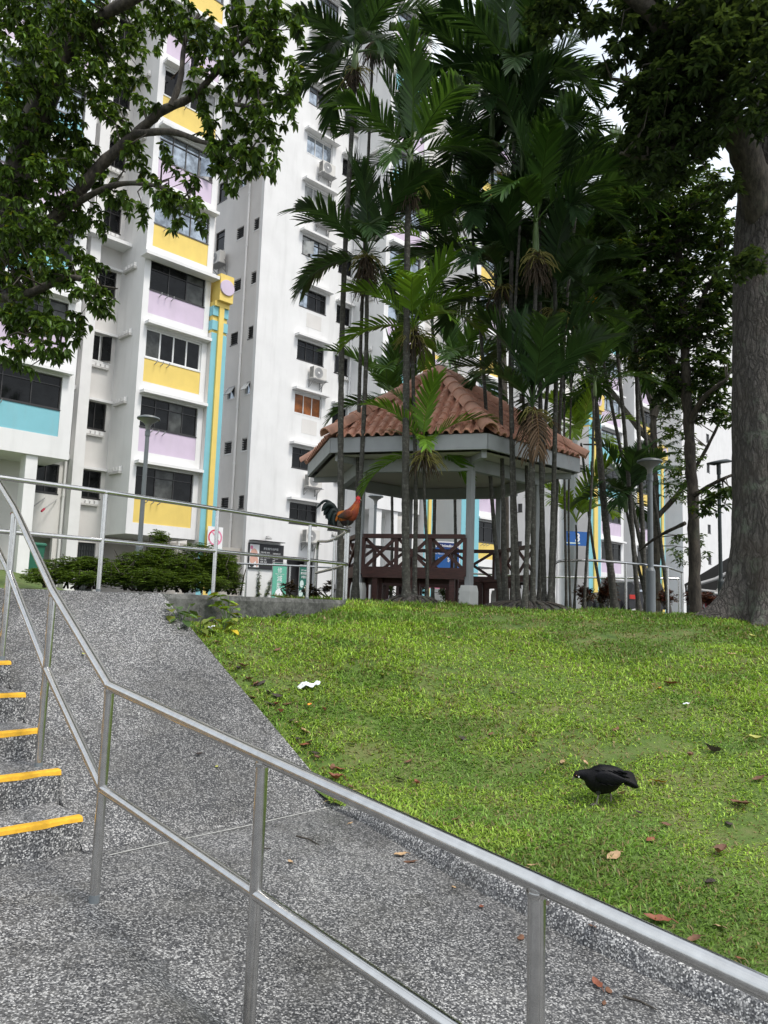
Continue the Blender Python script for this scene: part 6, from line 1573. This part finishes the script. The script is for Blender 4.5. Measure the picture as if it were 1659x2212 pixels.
for s in (-1, 1):
    w_ = spine_loft('wing', [(.055,.178,.012,.006),(.03,.178,.036,.012),(-.02,.172,.046,.014),(-.07,.168,.034,.011),(-.12,.166,.016,.006),(-.145,.164,.004,.003)], [BK2]*6, HEN, 10, rough=.02, seed=4+s); w_.location = (0, s*.056, 0); w_.rotation_euler = (R(-8*s), 0, R(-6*s))
    mb = MB(); mb.loft([[(x_+r_*math.cos(2*PI*i/10), s*.028+r_*.8*math.sin(2*PI*i/10), z_) for i in range(10)] for x_, z_, r_ in ((-.01+s*.02, .12, .034), (-.012+s*.036, .085, .024), (-.012+s*.042, .06, .011))])
    inst('thigh', mb.mesh('thigh', M['black'], smooth=True), HEN)
    inst('leg', leg_mesh((-.012+s*.042, s*.028, .066), (-.018+s*.048, s*.029, .05), (-.012+s*.055, s*.03, .002)).mesh('leg', M['claw'], smooth=True), HEN)
    mb = MB(); mb.lathe([(0, .006), (.004, .004), (.005, 0), (.004, -.004), (0, -.006)], 8, (.152, s*.021, .160)); inst('ear_lobe', mb.mesh('ear_lobe', M['lobe'], smooth=True), HEN)
    mb = MB(); mb.lathe([(0, .004), (.003, .002), (.0042, 0), (.003, -.002), (0, -.004)], 8, (.166, s*.0165, .168)); inst('eye', mb.mesh('eye', M['eye'], smooth=True), HEN)
for s in (-1, 1):
    for r_ in range(4):
        for i in range(5):
            x_ = .05 - .036*i - .012*(r_ % 2); z_ = .205 - .022*r_; y_ = s*(.040 + .010*r_ - .0016*abs(i-1)*2)
            plume('covert_feather', [(x_, y_, z_ + .004), (x_-.028, y_ + s*.010, z_ - .004), (x_-.062, y_ + s*.008, z_ - .012)], .016, (BK2, BK), HEN, tilt=s*(.9 + .2*r_), th=.002)
for i in range(7): plume('tail_feather', [(-.12, .006*(i-3), .178-.003*i), (-.168, .007*(i-3), .182-.007*i), (-.218-.002*i, .008*(i-3), .168-.009*i)], .022, (BK, BK2), HEN, tilt=.25*(i-3)/3)
mb = MB(); mb.tube([(.172, 0, .160), (.184, 0, .150), (.190, 0, .138)], [.008, .006, .0015], 8); inst('beak', mb.mesh('beak', M['beak'], smooth=True), HEN)
mb = MB(); mb.loft([[(.150+dx, s*.0035, z_) for dx, z_ in ((0, .188), (.008, .197), (.014, .190), (.020, .194), (.026, .184), (.028, .172))] for s in (-1, 1)]); inst('comb', mb.mesh('comb', mk('dark_comb_skin', (.05,.02,.02), .6)), HEN)

# rooster on the end of the platform rail
rp0 = X(6.57, 7.215, PZ+.92)
RO = thing('rooster', 'orange and black rooster with arching tail perched on the end of the rail', 'rooster', tuple(rp0), R(8))
RO.rotation_euler = (0, R(-5), R(8)); RO.scale = (1.08, 1.08, 1.12)
OR, RDc, DR, BL = (.26,.065,.012), (.13,.022,.010), (.055,.014,.010), (.018,.012,.012)
spine_loft('body', [(-.125,.155,.020,.018),(-.105,.150,.045,.036),(-.065,.135,.066,.056),(-.015,.128,.080,.066),(.035,.140,.082,.066),(.07,.175,.070,.056),(.095,.215,.054,.044),(.115,.252,.042,.034),(.128,.284,.032,.026),(.138,.305,.024,.021),(.150,.318,.020,.017),(.162,.318,.012,.011),(.168,.316,.005,.005)],
           [OR,OR,(.30,.10,.02),DR,(.16,.035,.016),RDc,(.26,.055,.015),(.27,.055,.015),(.24,.035,.014),(.24,.022,.014),(.42,.02,.02),(.42,.02,.02),(.42,.02,.02)], RO, 18, rough=.014, seed=3)
spine_loft('belly', [(-.08,.10,.02,.02),(-.045,.082,.052,.045),(.0,.075,.058,.050),(.045,.095,.045,.04),(.065,.12,.015,.015)], [BL]*5, RO, 14, rough=.02, seed=5)
for s in (-1, 1):
    w_ = spine_loft('wing', [(.06,.165,.010,.005),(.04,.16,.038,.012),(-.005,.148,.050,.015),(-.05,.136,.040,.012),(-.095,.128,.020,.007),(-.125,.124,.005,.003)], [RDc,(.17,.04,.015),(.12,.03,.015),(.06,.03,.02),(.03,.03,.03),(.012,.02,.02)], RO, 10, rough=.02, seed=7+s); w_.location = (0, s*.058, 0); w_.rotation_euler = (R(-7*s), 0, R(-5*s))
    mb = MB(); mb.loft([[(x_+r_*math.cos(2*PI*i/10), s*.028+r_*.8*math.sin(2*PI*i/10), z_) for i in range(10)] for x_, z_, r_ in ((.0, .085, .034), (.004, .05, .024), (.002, .03, .011))]); inst('thigh', mb.mesh('thigh', M['black'], smooth=True), RO)
    inst('leg', leg_mesh((.002, s*.028, .036), (-.012, s*.024, .022), (.004, s*.018, .004), .006).mesh('leg', M['claw'], smooth=True), RO)
    mb = MB(); mb.lathe([(0, .008), (.006, .004), (.008, -.004), (.005, -.014), (0, -.018)], 8, (.156, s*.010, .292)); inst('wattle', mb.mesh('wattle', M['comb'], smooth=True), RO)
    mb = MB(); mb.lathe([(0, .004), (.003, .002), (.0042, 0), (.003, -.002), (0, -.004)], 8, (.152, s*.0165, .322)); inst('eye', mb.mesh('eye', M['eye'], smooth=True), RO)
    for i in range(5): plume('hackle_feather', [(.11-.01*i, s*(.030+.004*i), .26-.02*i), (.07-.012*i, s*(.046+.002*i), .205-.022*i), (.035-.014*i, s*(.052), .165-.018*i)], .013, ((.30,.07,.012), (.40,.14,.02)), RO, tilt=.5*s)
    for i in range(5): plume('saddle_feather', [(-.06-.008*i, s*.03, .19-.004*i), (-.095-.008*i, s*(.044), .155-.01*i), (-.115-.006*i, s*.046, .105-.008*i)], .010, ((.45,.16,.02), (.38,.11,.015)), RO, tilt=.5*s)
TG = ((.008,.012,.012), (.012,.024,.022))
for i, (x1, z1, x2, z2, x3, z3) in enumerate([(-.165,.255,-.235,.265,-.300,.195),(-.165,.24,-.225,.225,-.275,.150),(-.16,.22,-.21,.19,-.25,.115),(-.16,.20,-.20,.155,-.225,.080),(-.155,.18,-.19,.125,-.20,.050),(-.15,.165,-.175,.10,-.18,.03),(-.145,.15,-.165,.085,-.16,.015),(-.165,.275,-.26,.315,-.365,.225),(-.16,.19,-.21,.16,-.235,.11)]):
    plume('sickle_feather', [(-.095, .010*((i % 3)-1), .160), (x1, .020*((i % 3)-1), z1), (x2, .03*((i % 3)-1), z2), (x3, .035*((i % 3)-1), z3)], .032 if i < 7 else .016, TG, RO, tilt=.12*((i % 3)-1))
mb = MB(); mb.tube([(.162, 0, .316), (.178, 0, .312), (.186, 0, .304)], [.009, .006, .0015], 8); inst('beak', mb.mesh('beak', M['beak'], smooth=True), RO)
mb = MB(); mb.loft([[(.118+dx, s*.004, z_) for dx, z_ in ((0, .325), (-.004, .352), (.010, .345), (.016, .366), (.026, .350), (.034, .364), (.040, .346), (.048, .352), (.050, .328), (.044, .318))] for s in (-1, 1)]); inst('comb', mb.mesh('comb', M['comb']), RO)
bpy.context.view_layer.update()
